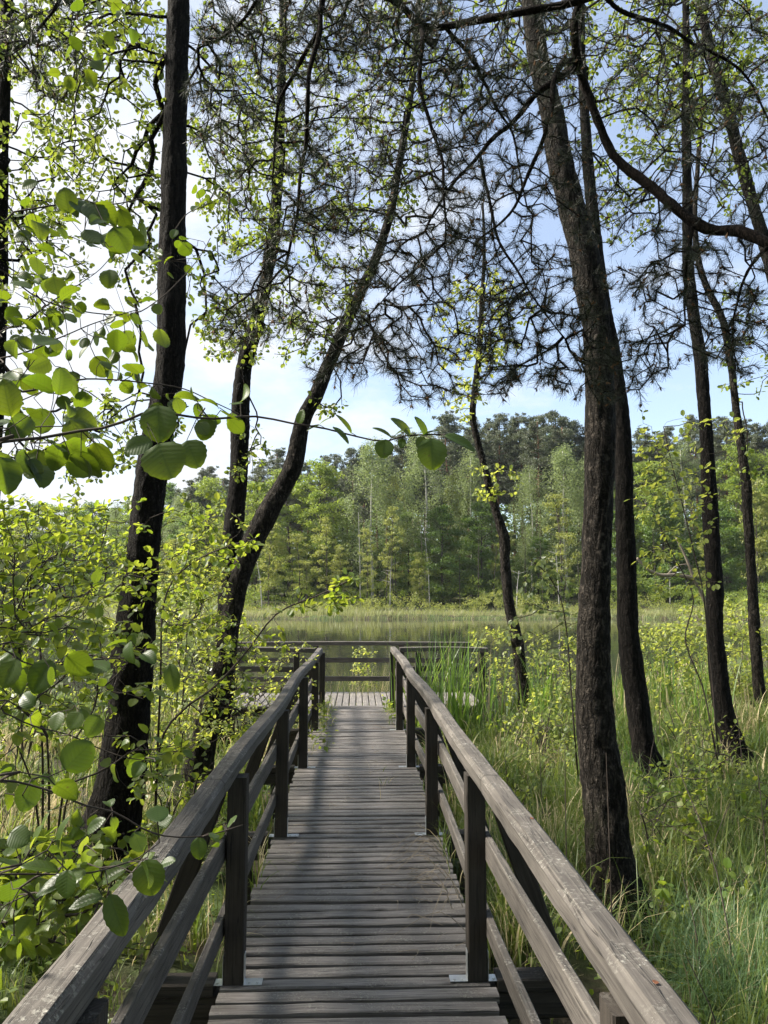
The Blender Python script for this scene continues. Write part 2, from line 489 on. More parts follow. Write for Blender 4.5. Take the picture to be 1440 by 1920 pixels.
M['dry_leaf'] = leaf_mat('dry_leaf', (0.20, 0.06, 0.025), (0.17, 0.07, 0.03), (0.3, 0.1, 0.02), (0.3, 0.1, 0.02), 0.3)
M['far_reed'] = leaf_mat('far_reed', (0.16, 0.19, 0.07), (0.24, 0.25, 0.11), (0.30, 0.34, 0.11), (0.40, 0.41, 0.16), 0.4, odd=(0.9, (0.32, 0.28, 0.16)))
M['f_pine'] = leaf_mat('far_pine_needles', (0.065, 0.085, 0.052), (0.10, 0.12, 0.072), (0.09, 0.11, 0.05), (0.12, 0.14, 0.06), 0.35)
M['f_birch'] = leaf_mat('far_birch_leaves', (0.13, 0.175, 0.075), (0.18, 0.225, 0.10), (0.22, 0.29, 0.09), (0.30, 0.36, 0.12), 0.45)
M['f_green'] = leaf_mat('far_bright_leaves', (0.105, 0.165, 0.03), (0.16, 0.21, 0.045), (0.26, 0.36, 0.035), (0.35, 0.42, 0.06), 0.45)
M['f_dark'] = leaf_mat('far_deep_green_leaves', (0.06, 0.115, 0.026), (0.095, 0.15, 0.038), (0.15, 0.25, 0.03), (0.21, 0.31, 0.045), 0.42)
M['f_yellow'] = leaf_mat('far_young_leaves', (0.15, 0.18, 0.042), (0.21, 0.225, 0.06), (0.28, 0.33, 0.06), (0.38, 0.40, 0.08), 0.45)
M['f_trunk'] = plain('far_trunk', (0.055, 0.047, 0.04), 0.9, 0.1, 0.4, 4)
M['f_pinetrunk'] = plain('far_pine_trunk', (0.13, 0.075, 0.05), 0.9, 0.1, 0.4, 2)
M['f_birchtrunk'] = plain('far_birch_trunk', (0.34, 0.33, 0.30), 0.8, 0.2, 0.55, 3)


def soil_mat():
    mt, t, out = mat('marsh_soil')
    tcn = nd(t, 'ShaderNodeTexCoord'); o = tcn.outputs['Object']
    a = noise(t, o, 0.9, 8, 0.65); b = noise(t, o, 14, 6, 0.7)
    c = mix(t, ramp(t, b, [(0.3, 0.0), (0.7, 1.0)]), (0.022, 0.017, 0.011), (0.075, 0.058, 0.036))
    c = mix(t, ramp(t, a, [(0.42, 0.0), (0.6, 0.85)]), c, (0.05, 0.085, 0.02))
    pb = nd(t, 'ShaderNodeBsdfPrincipled', Roughness=0.85); pb.inputs['Specular IOR Level'].default_value = 0.25
    t.links.new(c, pb.inputs['Base Color'])
    bp = nd(t, 'ShaderNodeBump', Strength=1.0, Distance=0.05); t.links.new(b, bp.inputs['Height']); t.links.new(bp.outputs[0], pb.inputs['Normal'])
    t.links.new(pb.outputs[0], out.inputs[0])
    return mt


def water_mat():
    mt, t, out = mat('lake_water')
    tcn = nd(t, 'ShaderNodeTexCoord'); o = tcn.outputs['Object']
    a = noise(t, o, 1.0, 3, 0.5, (2.2, 0.8, 1.0)); b = noise(t, o, 1.0, 3, 0.5, (0.25, 0.12, 1.0))
    pb = nd(t, 'ShaderNodeBsdfPrincipled', Roughness=0.03, IOR=1.33)
    pb.inputs['Base Color'].default_value = (0.022, 0.023, 0.020, 1)
    pb.inputs['Specular IOR Level'].default_value = 0.27
    bp = nd(t, 'ShaderNodeBump', Strength=0.32, Distance=0.03)
    t.links.new(math_(t, 'MULTIPLY_ADD', b, 2.0, a), bp.inputs['Height']); t.links.new(bp.outputs[0], pb.inputs['Normal'])
    t.links.new(pb.outputs[0], out.inputs[0])
    return mt


M['soil'] = soil_mat()
M['water'] = water_mat()

# ------------------------------------------------------------------ ground and water
WATER_Z = -0.55


def shore_near(x):
    return 14.9 + np.clip(x - 3.2, 0, 16) * 1.25 + np.maximum(0, -x - 3.0) * 0.5 + 0.9 * (vnoise(np.stack([x * 0.5, x * 0, x * 0], -1), 3) - 0.5)


def shore_far(x):
    return 77 + np.maximum(0, -x - 20) * 1.7 - np.maximum(0, x - 22) * 0.35 + 2.0 * (vnoise(np.stack([x * 0.12, x * 0, x * 0], -1), 4) - 0.5)


def ground(x, y):
    x = np.asarray(x, float); y = np.asarray(y, float)
    p = np.stack([x, y, x * 0], -1)
    land = -0.44 + 0.22 * (vnoise(p * 0.8, 1) - 0.5) + 0.10 * (vnoise(p * 2.7, 2) - 0.5)
    ditch = np.exp(-((x - 0.1) / 0.95) ** 2 * 1.3) * np.clip((9 - y) / 4, 0, 1)
    land = land - 0.17 * ditch
    sn = shore_near(x)
    k = np.clip((sn - y) / 1.6 + 0.5, 0, 1); k = k * k * (3 - 2 * k)
    near = -2.0 + (land + 2.0) * k
    sf = shore_far(x)
    f = np.clip((y - sf) / 2.0 + 0.5, 0, 1)
    far = -2.0 + (1.65 + 0.25 * vnoise(p * 0.3, 6)) * f + np.clip((y - sf - 8) / 60, 0, 1) ** 1.2 * 6.0
    return np.where(y < (sn + sf) / 2, near, far)


xs = np.unique(np.round(np.r_[np.arange(-9, 9.01, 0.15), np.arange(-30, 30.1, 0.6), np.arange(-200, 201, 5), -900, -500, -300, 300, 500, 900], 3))
ys = np.unique(np.round(np.r_[np.arange(-4, 17, 0.15), np.arange(-20, 46, 0.6), np.arange(46, 130, 1.5), np.arange(130, 300, 8), 500, 1000, -300, -80, -40], 3))
gx, gy = np.meshgrid(xs, ys, indexing='ij')
gz = ground(gx, gy)
b = MB()
nx, ny = len(xs), len(ys)
i, j = np.meshgrid(np.arange(nx - 1), np.arange(ny - 1), indexing='ij')
b.add(np.stack([gx, gy, gz], -1), np.stack([i * ny + j, (i + 1) * ny + j, (i + 1) * ny + j + 1, i * ny + j + 1], -1).reshape(-1, 4))
tag(b.build('ground', M['soil'], None, True), 'dark boggy marsh ground around the lake', 'ground', kind='structure')
b = MB()
b.add([[-260, -30, WATER_Z], [260, -30, WATER_Z], [260, 260, WATER_Z], [-260, 260, WATER_Z]], np.array([[0, 1, 2, 3]]))
tag(b.build('lake', M['water']), 'still dark lake reflecting the far wood', 'lake', kind='structure')

# ------------------------------------------------------------------ boardwalk
PY = [-0.6, 1.62, 3.65, 5.75, 7.95, 10.1, 12.05]
RZ_L = [0.985, 0.975, 0.965, 0.955, 0.965, 0.93, 0.915]
RZ_R = [0.975, 0.97, 0.965, 0.965, 0.955, 0.945, 0.925]
bw = thing('boardwalk', (0, 0, 0), 'weathered grey plank boardwalk with wooden handrails leading to the lake', 'boardwalk')
b = MB()
y = -1.5
while y < 12.32:
    w = 0.075 + rng.uniform(-0.006, 0.006)
    l = 0.60 + rng.uniform(-0.012, 0.012); r_ = 0.60 + rng.uniform(-0.012, 0.012)
    near_post = min(abs(y - p_) for p_ in PY) < 0.07
    dz = rng.uniform(-0.004, 0.004); tl = rng.uniform(-0.004, 0.004); sk = rng.uniform(-0.004, 0.004)
    n = 9
    pts = np.stack([np.linspace(-l, r_, n), y + np.linspace(-sk, sk, n) + rng.normal(0, 0.0012, n), -0.019 + dz + np.linspace(-tl, tl, n) + rng.normal(0, 0.0009, n)], 1)
    b.sweep_box(pts, w, 0.036, ch=0.006)
    y += w + 0.032 + rng.uniform(-0.004, 0.004)
b.build('deck', M['plank'], bw)
for s in (-1, 1):
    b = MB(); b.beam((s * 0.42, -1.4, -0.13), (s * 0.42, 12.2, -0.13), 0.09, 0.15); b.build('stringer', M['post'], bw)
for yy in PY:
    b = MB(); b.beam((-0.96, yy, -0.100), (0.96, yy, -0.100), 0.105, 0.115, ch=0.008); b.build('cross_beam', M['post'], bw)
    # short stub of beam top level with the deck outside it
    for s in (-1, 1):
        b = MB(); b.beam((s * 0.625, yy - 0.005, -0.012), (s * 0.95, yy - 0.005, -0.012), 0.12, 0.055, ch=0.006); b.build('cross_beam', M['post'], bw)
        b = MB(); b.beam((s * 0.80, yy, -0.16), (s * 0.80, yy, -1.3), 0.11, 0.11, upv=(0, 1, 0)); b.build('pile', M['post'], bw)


def bracket(parent, x, yy, z):
    for sx in (-1, 1):
        b = MB()
        x0 = x + sx * 0.046; x1 = x + sx * 0.125
        b.beam((x0, yy - 0.02, z), (x1, yy - 0.02, z), 0.06, 0.004, ch=0.0008)
        for kx in (0.3, 0.75):
            b.tube([(x0 + (x1 - x0) * kx, yy - 0.035, z + 0.001), (x0 + (x1 - x0) * kx, yy - 0.035, z + 0.006)], 0.006, 8)
        b.beam((x + sx * 0.0465, yy - 0.02, z), (x + sx * 0.0465, yy - 0.02, z + 0.12), 0.05, 0.003, upv=(1, 0, 0), ch=0.0006)
        b.build('bracket', M['zinc'], parent)


def railing(parent, s, RZ, lab):
    rl = bpy.data.objects.new('railing', None); col.objects.link(rl); rl.parent = parent; rl['label'] = lab
    top = spline([((-0.575 if s < 0 else 0.556) + (0.008 if k % 2 else -0.006), yy, RZ[k] - 0.043) for k, yy in enumerate(PY)] , 90)
    top[:, 2] += 0.006 * np.sin(top[:, 1] * 2.1 + s)
    b = MB()
    cuts = [0, 27, 55, 89]
    for a_, c_ in zip(cuts[:-1], cuts[1:]):
        seg = top[a_:c_ + 1].copy()
        if a_: seg[0, 1] += 0.006
        b.sweep_box(seg, 0.092, 0.084, ch=0.017, wob=0.008)
    b.build('top_rail', M['rail'], rl)
    for nm, zf, hh in (('middle_rail', 0.60, 0.105), ('lower_rail', 0.25, 0.085)):
        mid = spline([(s * (0.603 + 0.028 * 0) + (0.008 if k % 2 else -0.006), yy, RZ[k] * zf + (0.012 if k % 2 else -0.012)) for k, yy in enumerate(PY)], 90)
        b = MB()
        for a_, c_ in ((0, 30), (30, 60), (60, 89)):
            seg = mid[a_:c_ + 1].copy()
            if a_: seg[0, 1] += 0.006
            b.sweep_box(seg, 0.034, hh, ch=0.005, wob=0.005)
        b.build(nm, M['rail'], rl)
    for k, yy in enumerate(PY):
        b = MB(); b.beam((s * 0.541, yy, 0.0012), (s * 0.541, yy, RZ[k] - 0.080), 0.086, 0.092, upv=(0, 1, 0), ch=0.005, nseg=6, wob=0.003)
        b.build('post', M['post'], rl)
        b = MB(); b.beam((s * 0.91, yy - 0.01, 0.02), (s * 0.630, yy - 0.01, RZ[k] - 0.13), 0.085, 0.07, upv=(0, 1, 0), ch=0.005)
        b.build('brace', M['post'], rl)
        bracket(rl, s * 0.541, yy, 0.004)
    return rl


railing(bw, -1, RZ_L, 'left-hand railing, its inner side in shade')
railing(bw, 1, RZ_R, 'right-hand railing, its inner side sunlit')

# ------------------------------------------------------------------ viewing platform
vp = thing('viewing_platform', (0, 13.2, 0), 'wooden viewing platform with three-bar railing at the lake end of the boardwalk', 'viewing platform')
b = MB()
x = -2.45
while x < 2.0:
    w = 0.094 + rng.uniform(-0.004, 0.004)
    b.sweep_box(np.array([[x, 12.36, -0.03 + rng.uniform(-0.004, 0.004)], [x, 14.15, -0.03]]), w, 0.036)
    x += w + 0.014
b.build('deck', M['plank'], vp)
for yy in (12.5, 14.0):
    b = MB(); b.beam((-2.45, yy, -0.12), (2.0, yy, -0.12), 0.09, 0.12); b.build('joist', M['post'], vp)
for xx in (-2.3, -0.8, 0.8, 1.9):
    for yy in (12.5, 14.0):
        b = MB(); b.beam((xx, yy + 0.1, -0.18), (xx, yy + 0.1, -1.9), 0.12, 0.12, upv=(0, 1, 0)); b.build('pile', M['post'], vp)


def bar_rail(x0, x1, yy, zs, posts, lab):
    rl = bpy.data.objects.new('railing', None); col.objects.link(rl); rl.parent = vp; rl['label'] = lab
    off = 13.2 * 0
    for nm, z, h, w in (('top_rail', zs[0], 0.07, 0.12), ('middle_rail', zs[1], 0.085, 0.035), ('lower_rail', zs[2], 0.085, 0.035)):
        b = MB(); pts = spline([(x0, yy, z), ((x0 + x1) / 2, yy, z + 0.008), (x1, yy, z - 0.01)], 14)
        b.sweep_box(pts, w, h, ch=0.008, wob=0.004); b.build(nm, M['rail'], rl)
    for xx in posts:
        b = MB(); b.beam((xx, yy + (0.065 if yy > 13 else -0.065), -0.10), (xx, yy + (0.065 if yy > 13 else -0.065), zs[0] - 0.037), 0.09, 0.09, upv=(0, 1, 0)); b.build('post', M['post'], rl)


bar_rail(-2.45, 2.05, 14.15, (0.845, 0.545, 0.215), (-2.35, -0.75, 0.8, 1.95), 'rail along the lake side')
bar_rail(-2.45, -0.665, 12.30, (0.865, 0.56, 0.24), (-2.35, -0.95), 'rail of the left wing')
bar_rail(0.665, 2.05, 12.30, (0.865, 0.56, 0.24), (0.95, 1.95), 'rail of the right wing')

# ------------------------------------------------------------------ foliage shapes
def leaf_shape(rows=8, cols=2, w=0.86, cup=0.10, curl=0.10, ser=0.02):
    """Rounded alder leaf, length 1 along x, folded a little at the midrib; uv = (along, across)."""
    ts = np.linspace(0, 1, rows + 1)
    hw = 0.5 * w * np.sin(np.pi * np.clip(ts, 0.004, 0.992) ** 0.86) ** 0.52
    v, uv = [], []
    cs = np.linspace(-1, 1, 2 * cols + 1)
    for k, t in enumerate(ts):
        for c in cs:
            s_ = ser * ((k % 2) * 2 - 1) if abs(c) == 1 and 0 < k < rows else 0
            y = c * hw[k] * (1 + s_)
            v.append([t, y, cup * abs(c) * (hw[k] / 0.4) - curl * (t - 0.3) ** 2 - 0.05 * c * c])
            uv.append([t, y])
    n = len(cs)
    f = [[k * n + q, k * n + q + 1, (k + 1) * n + q + 1, (k + 1) * n + q] for k in range(rows) for q in range(n - 1)]
    return np.array(v), [np.array(f)], np.array(uv)


LEAF_HI = leaf_shape(12, 3, ser=0.035)
LEAVES_HI = [LEAF_HI, leaf_shape(10, 3, 0.80, 0.22, 0.26, 0.035), leaf_shape(10, 3, 0.92, 0.04, -0.12, 0.03), leaf_shape(10, 3, 0.74, 0.16, 0.42, 0.03)]
LEAF_MID = leaf_shape(5, 1, ser=0.0)
_v = np.array([[0, 0, 0], [0.35, 0.36, 0.07], [0.8, 0.3, 0.04], [1, 0, -0.06], [0.8, -0.3, 0.04], [0.35, -0.36, 0.07]])
LEAF_LO = (_v, [np.array([[0, 3, 2, 1], [0, 5, 4, 3]])], _v[:, :2])
_v = np.array([[0, 0, 0], [0.4, 0.30, 0.05], [1, 0, 0], [0.4, -0.30, 0.05]])
LEAF_DIA = (_v, [np.array([[0, 2, 1], [0, 3, 2]])], _v[:, :2])


def rdir(n):
    return nrm(rng.normal(size=(n, 3)))


def blades(mb, base, h, lean, width, nseg=4, droop=0.5, rnd=None):
    """Curved grass blades: strips that taper and bow over in a random direction."""
    base = np.asarray(base, float); n = len(base)
    if n == 0: return
    a = rng.uniform(0, 2 * np.pi, n)
    d = np.stack([np.cos(a), np.sin(a), np.zeros(n)], 1)
    side = np.stack([-np.sin(a), np.cos(a), np.zeros(n)], 1)
    tw = rng.uniform(-0.6, 0.6, n)[:, None]
    side = nrm(side + d * tw)
    h = np.broadcast_to(h, (n,)); lean = np.broadcast_to(lean, (n,)); width = np.broadcast_to(width, (n,))
    ts = np.linspace(0, 1, nseg + 1)
    x = lean[:, None] * (ts[None] ** 1.8)
    z = h[:, None] * (ts[None] - droop * np.clip(lean / np.maximum(h, 1e-3), 0, 1.3)[:, None] * ts[None] ** 3)
    c = base[:, None] + d[:, None] * x[..., None] + np.array([0, 0, 1.0]) * z[..., None]
    wv = width[:, None] * (1 - ts[None] ** 1.6) * 0.5
    l = c - side[:, None] * wv[..., None]; r_ = c + side[:, None] * wv[..., None]
    v = np.stack([l, r_], 2).reshape(n, -1, 3)
    k = np.arange(nseg)
    f = np.stack([2 * k, 2 * k + 1, 2 * k + 3, 2 * k + 2], 1)
    f = (np.arange(n)[:, None, None] * 2 * (nseg + 1) + f[None]).reshape(-1, 4)
    att = np.zeros((n, 2 * (nseg + 1), 3)); att[..., 2] = (rng.random(n) if rnd is None else rnd)[:, None]
    att[..., 0] = np.repeat(ts, 2)[None]
    mb.add(v, f, att)


# ------------------------------------------------------------------ the wood across the lake
def clump_leaves(mb, centres, rad, per, size, flat=0.7, shape=LEAF_DIA, up_bias=0.5, droop=0.0):
    n = len(centres) * per
    c = np.repeat(centres, per, 0); r_ = np.repeat(rad, per)
    q = rdir(n) * (rng.random(n) ** 0.45)[:, None]
    q[:, 2] *= flat
    p = c + q * r_[:, None]
    if droop: p[:, 2] -= rng.random(n) ** 2 * droop
    ax = rdir(n); ax[:, 2] -= 0.4
    no = rdir(n); no[:, 2] += up_bias
    rn = np.clip(np.repeat(rng.random(len(centres)), per) * 0.6 + rng.random(n) * 0.4, 0, 1)
    mb.stamp(*shape, p, ax, no, size * rng.uniform(0.7, 1.4, n), rn)


def far_tree(kind, name, h, mats, trunk_r, cat):
    root = thing(name, (0, -400, -40), 'x x x x', cat)          # placed later
    o = np.array(root.location)
    t = MB()
    lean = rng.normal(0, 0.012 * h, 2)
    n = 12
    zz = np.linspace(-0.6, h * 0.97, n)
    pts = np.stack([lean[0] * (zz / h) ** 2 + 0.12 * np.sin(zz * 0.5 + rng.random() * 6), lean[1] * (zz / h) ** 2, zz], 1)
    rad = trunk_r * (1 - 0.8 * np.clip(zz / h, 0, 1))
    t.tube(pts + o, rad, 7)
    cl, rd, A, B_ = [], [], [], []
    at = lambda z: np.array([np.interp(z, zz, pts[:, 0]), np.interp(z, zz, pts[:, 1]), z])
    if kind == 'pine':
        for z in np.linspace(h * 0.52, h * 0.985, 20):
            f = (z / h - 0.52) / 0.48
            reach = h * (0.145 * (1 - f) ** 0.7 + 0.02)
            for _ in range(3 if f < 0.85 else 2):
                a = rng.uniform(0, 6.28); k = rng.uniform(0.45, 1.0)
                e = at(z) + np.array([math.cos(a) * reach * k, math.sin(a) * reach * k, rng.uniform(-0.02, 0.06) * h * (1 - f)])
                A.append(at(z)); B_.append(e); cl.append(e); rd.append(rng.uniform(0.35, 0.7) * (0.7 + 0.5 * (1 - f))); cl.append(e * 0.7 + at(z) * 0.3 + rng.normal(0, 0.3, 3)); rd.append(rng.uniform(0.3, 0.6)); cl.append(e + rng.normal(0, 0.4, 3)); rd.append(rng.uniform(0.25, 0.5))
                if k > 0.7: cl.append((e + at(z)) / 2); rd.append(0.55)
        for z in np.linspace(h * 0.25, h * 0.5, 9):                # dead snags below the crown
            a = rng.uniform(0, 6.28); l_ = rng.uniform(0.4, 1.3)
            A.append(at(z)); B_.append(at(z) + np.array([math.cos(a) * l_, math.sin(a) * l_, -0.15]))
        c = MB(); clump_leaves(c, np.array(cl) + o, np.array(rd), 90, 0.15, 0.6)
    elif kind == 'birch':
        for z in np.linspace(h * 0.30, h * 0.97, 24):
            f = (z / h - 0.30) / 0.67
            reach = h * 0.17 * (math.sin(math.pi * (0.18 + 0.74 * f)) ** 0.9)
            for _ in range(3):
                a = rng.uniform(0, 6.28); k = rng.uniform(0.3, 1.0)
                e = at(z) + np.array([math.cos(a) * reach * k, math.sin(a) * reach * k, rng.uniform(0, 0.05) * h])
                A.append(at(z - 0.08 * h * k)); B_.append(e); cl.append(e); rd.append(rng.uniform(0.5, 0.9))
        c = MB(); clump_leaves(c, np.array(cl) + o, np.array(rd), 210, 0.135, 1.0, droop=2.2)
    else:                                                          # broadleaf: leafy almost to the ground
        lo = {'green': 0.22, 'deep': 0.10, 'young': 0.25}[kind]
        wid = {'green': 0.24, 'deep': 0.26, 'young': 0.17}[kind]
        for z in np.linspace(h * lo, h * 0.98, 20 if kind != 'young' else 14):
            f = (z / h - lo) / (1 - lo)
            reach = h * wid * (math.sin(math.pi * (0.2 + 0.76 * f)) ** 0.8)
            for _ in range(5 if kind != 'young' else 3):
                a = rng.uniform(0, 6.28); k = rng.uniform(0.35, 1.0)
                e = at(z) + np.array([math.cos(a) * reach * k, math.sin(a) * reach * k, rng.uniform(-0.02, 0.04) * h])
                A.append(at(max(z - 0.1 * h * k, 0.3))); B_.append(e); cl.append(e); rd.append(rng.uniform(0.35, 0.75) * (1.15 if kind != 'young' else 0.8))
        c = MB(); clump_leaves(c, np.array(cl) + o, np.array(rd), 130 if kind != 'young' else 70, 0.17 if kind != 'young' else 0.14, 0.5)
    if kind == 'birch':
        t.segs(np.array(A)[::3] + o, np.array(B_)[::3] * 0.6 + np.array(A)[::3] * 0.4 + o, trunk_r * 0.16, trunk_r * 0.05, 4)
    elif len(A): t.segs(np.array(A) + o, np.array(B_) + o, trunk_r * 0.2, trunk_r * 0.05, 4)
    t.build('trunk', mats[0], root, True)
    c.build('crown', mats[1], root)
    return root


KINDS = {
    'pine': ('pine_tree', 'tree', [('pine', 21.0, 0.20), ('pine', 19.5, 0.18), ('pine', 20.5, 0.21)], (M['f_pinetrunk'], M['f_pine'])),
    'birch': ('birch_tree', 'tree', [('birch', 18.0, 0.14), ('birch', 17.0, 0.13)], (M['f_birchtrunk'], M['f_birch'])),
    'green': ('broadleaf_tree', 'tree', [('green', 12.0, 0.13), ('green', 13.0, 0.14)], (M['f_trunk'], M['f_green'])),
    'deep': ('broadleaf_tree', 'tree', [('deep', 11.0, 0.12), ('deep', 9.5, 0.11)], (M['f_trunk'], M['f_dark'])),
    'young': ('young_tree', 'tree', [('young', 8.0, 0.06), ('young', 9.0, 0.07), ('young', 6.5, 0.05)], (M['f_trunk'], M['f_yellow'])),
}
PROTO, used = {}, {}
for k_, (nm, cat, specs, mats) in KINDS.items():
    PROTO[k_] = [far_tree(s_[0], nm, s_[1], mats, s_[2], cat) for s_ in specs]
    used[k_] = [False] * len(specs)

WHERE = [(-999, 170, 'left of the thick dark leaning trunk'), (170, 330, 'behind the thick dark trunk on the left'),
         (330, 460, 'between the thick dark trunk and the curved trunk'), (460, 600, 'seen just right of the curved trunk'),
         (600, 690, 'above the left railing end'), (690, 770, 'straight above the boardwalk end'), (770, 860, 'above the right railing end'),
         (860, 960, 'behind the thin crooked trunk'), (960, 1080, 'between the thin crooked trunk and the thickest trunk'),
         (1080, 1200, 'behind the pair of thick trunks'), (1200, 1310, 'right of the pair of thick trunks'),
         (1310, 1400, 'behind the slender straight trunk'), (1400, 9999, 'at the right edge of the wood')]
DESC = {'pine': 'tall dark pine', 'birch': 'pale airy birch with white trunk', 'green': 'bright green broadleaf tree', 'deep': 'deep green leafy tree', 'young': 'yellow-green young tree'}
seen_lab = {}


def plant(kind, px, Y, top=None, h=None, sx=1.0, group=None, label=None):
    i_ = int(rng.integers(len(PROTO[kind])))
    if not all(used[kind]): i_ = used[kind].index(False)
    pr = PROTO[kind][i_]; ph = KINDS[kind][2][i_][1]
    x_ = P(px, YH, Y)[0]
    z_ = float(ground(x_, Y)) - 0.1
    if top is not None: h = P(px, top, Y)[2] - z_
    s_ = h / ph
    k0 = min(max(s_, 0.75), 1.3) * sx
    if label is None:
        place = [w for a, b2, w in WHERE if a <= px < b2][0]
        label = f'{DESC[kind]} {place}'
        if group: label = {'pine': 'dark pine deep inside the far wood' if 'inside' in group else 'dark pine in the rows at the back of the far wood', 'deep': 'low deep green tree filling the inside of the far wood'}.get(kind, f'{DESC[kind]} deep inside the far wood')
    if used[kind][i_]:
        o = copy_thing(pr, (x_, Y, z_), rng.uniform(0, 6.28), (k0, k0, s_), label, group)
    else:
        o = pr; used[kind][i_] = True
        o.location = (float(x_), float(Y), z_); o.rotation_euler = (0, 0, rng.uniform(0, 6.28)); o.scale = (k0, k0, s_)
        o['label'] = label
        if group: o['group'] = group
    return o


# front trees, left to right as they stand along the far shore: (kind, column, distance, row of the top, width)
FRONT = [
    ('green', -60, 140, 965, 1.5), ('young', 30, 128, 985, 1.6), ('green', 90, 150, 950, 1.4), ('deep', 150, 142, 962, 1.4), ('birch', 215, 150, 950, 1.1),
    ('green', 262, 135, 938, 1.3), ('birch', 335, 118, 925, 1.2), ('young', 318, 100, 1010, 1.4), ('green', 392, 106, 900, 1.2), ('young', 420, 95, 985, 1.3), ('deep', 365, 110, 960, 1.3),
    ('green', 478, 98, 905, 1.2), ('young', 505, 91, 985, 1.2), ('green', 540, 103, 882, 1.2), ('green', 597, 99, 872, 1.25), ('young', 560, 90, 1000, 1.2),
    ('young', 612, 92, 975, 1.25), ('birch', 697, 96, 826, 1.25), ('young', 640, 90, 1030, 1.1), ('young', 688, 89, 990, 0.8), ('young', 738, 91, 955, 0.9),
    ('birch', 800, 99, 818, 1.35), ('deep', 765, 101, 965, 1.0), ('young', 742, 97, 895, 0.9), ('young', 786, 90, 1040, 1.0), ('young', 846, 98, 900, 1.0), ('deep', 830, 95, 955, 1.1),
    ('deep', 905, 97, 945, 1.2), ('birch', 885, 106, 850, 1.1), ('birch', 1000, 102, 880, 1.1), ('birch', 1062, 101, 838, 1.35), ('young', 945, 94, 985, 1.1), ('young', 1052, 92, 925, 1.25),
    ('deep', 1010, 98, 1010, 1.0), ('birch', 1125, 103, 850, 1.1), ('green', 1215, 98, 870, 1.3), ('deep', 1245, 95, 940, 1.2), ('birch', 1290, 104, 835, 1.2), ('deep', 1345, 94, 945, 1.2),
    ('green', 1395, 100, 842, 1.3), ('young', 1425, 90, 905, 1.4), ('green', 1480, 98, 850, 1.3), ('deep', 1160, 97, 965, 1.1), ('young', 1330, 90, 1010, 1.0),
]
cnt = {}
for f_ in FRONT:
    place = [w for a, b2, w in WHERE if a <= f_[1] < b2][0]
    cnt.setdefault((f_[0], place), []).append(f_)
for f_ in FRONT:
    place = [w for a, b2, w in WHERE if a <= f_[1] < b2][0]
    same = sorted(cnt[(f_[0], place)], key=lambda q: q[3])
    pre = ''
    if len(same) == 2: pre = ('taller ' if same[0] is f_ else 'shorter ')
    elif len(same) == 3: pre = ('tallest ', 'middle-height ', 'shortest ')[[q is f_ for q in same].index(True)]
    plant(f_[0], f_[1], f_[2], f_[3], sx=f_[4], label=f'{pre}{DESC[f_[0]]} {place}')
# pines behind, following the skyline of the photograph
SKY = ([-200, 100, 240, 300, 350, 380, 440, 500, 520, 560, 610, 650, 690, 730, 800, 840, 880, 930, 970, 1010, 1050, 1090, 1190, 1250, 1320, 1400, 1600],
       [965, 950, 945, 905, 875, 866, 876, 848, 832, 862, 848, 842, 826, 822, 800, 770, 786, 770, 750, 762, 770, 792, 800, 785, 775, 790, 790])
for px in np.arange(330, 1560, 21):
    px_ = px + rng.uniform(-9, 9); Y_ = rng.uniform(106, 122) + max(0, 520 - px) * 0.12
    plant('pine', px_, Y_, np.interp(px_, *SKY) + rng.choice([0, 6, 14, 26]) + rng.uniform(-5, 6), group='pines at the back of the far wood')
for px in np.arange(-140, 330, 44):
    plant('deep', px + rng.uniform(-12, 12), rng.uniform(150, 162), np.interp(px, *SKY) + rng.uniform(-6, 14), sx=1.7, group='trees deep inside the far wood')
for px in np.arange(300, 1560, 34):
    px_ = px + rng.uniform(-14, 14)
    plant('deep' if rng.random() < 0.7 else 'pine', px_, rng.uniform(124, 145), np.interp(px_, *SKY) + rng.uniform(35, 85), sx=1.3, group='trees deep inside the far wood')
for px in np.arange(440, 1500, 30):
    px_ = px + rng.uniform(-14, 14)
    plant('deep', px_, rng.uniform(101, 112), rng.uniform(1000, 1050), sx=1.2, group='trees deep inside the far wood')
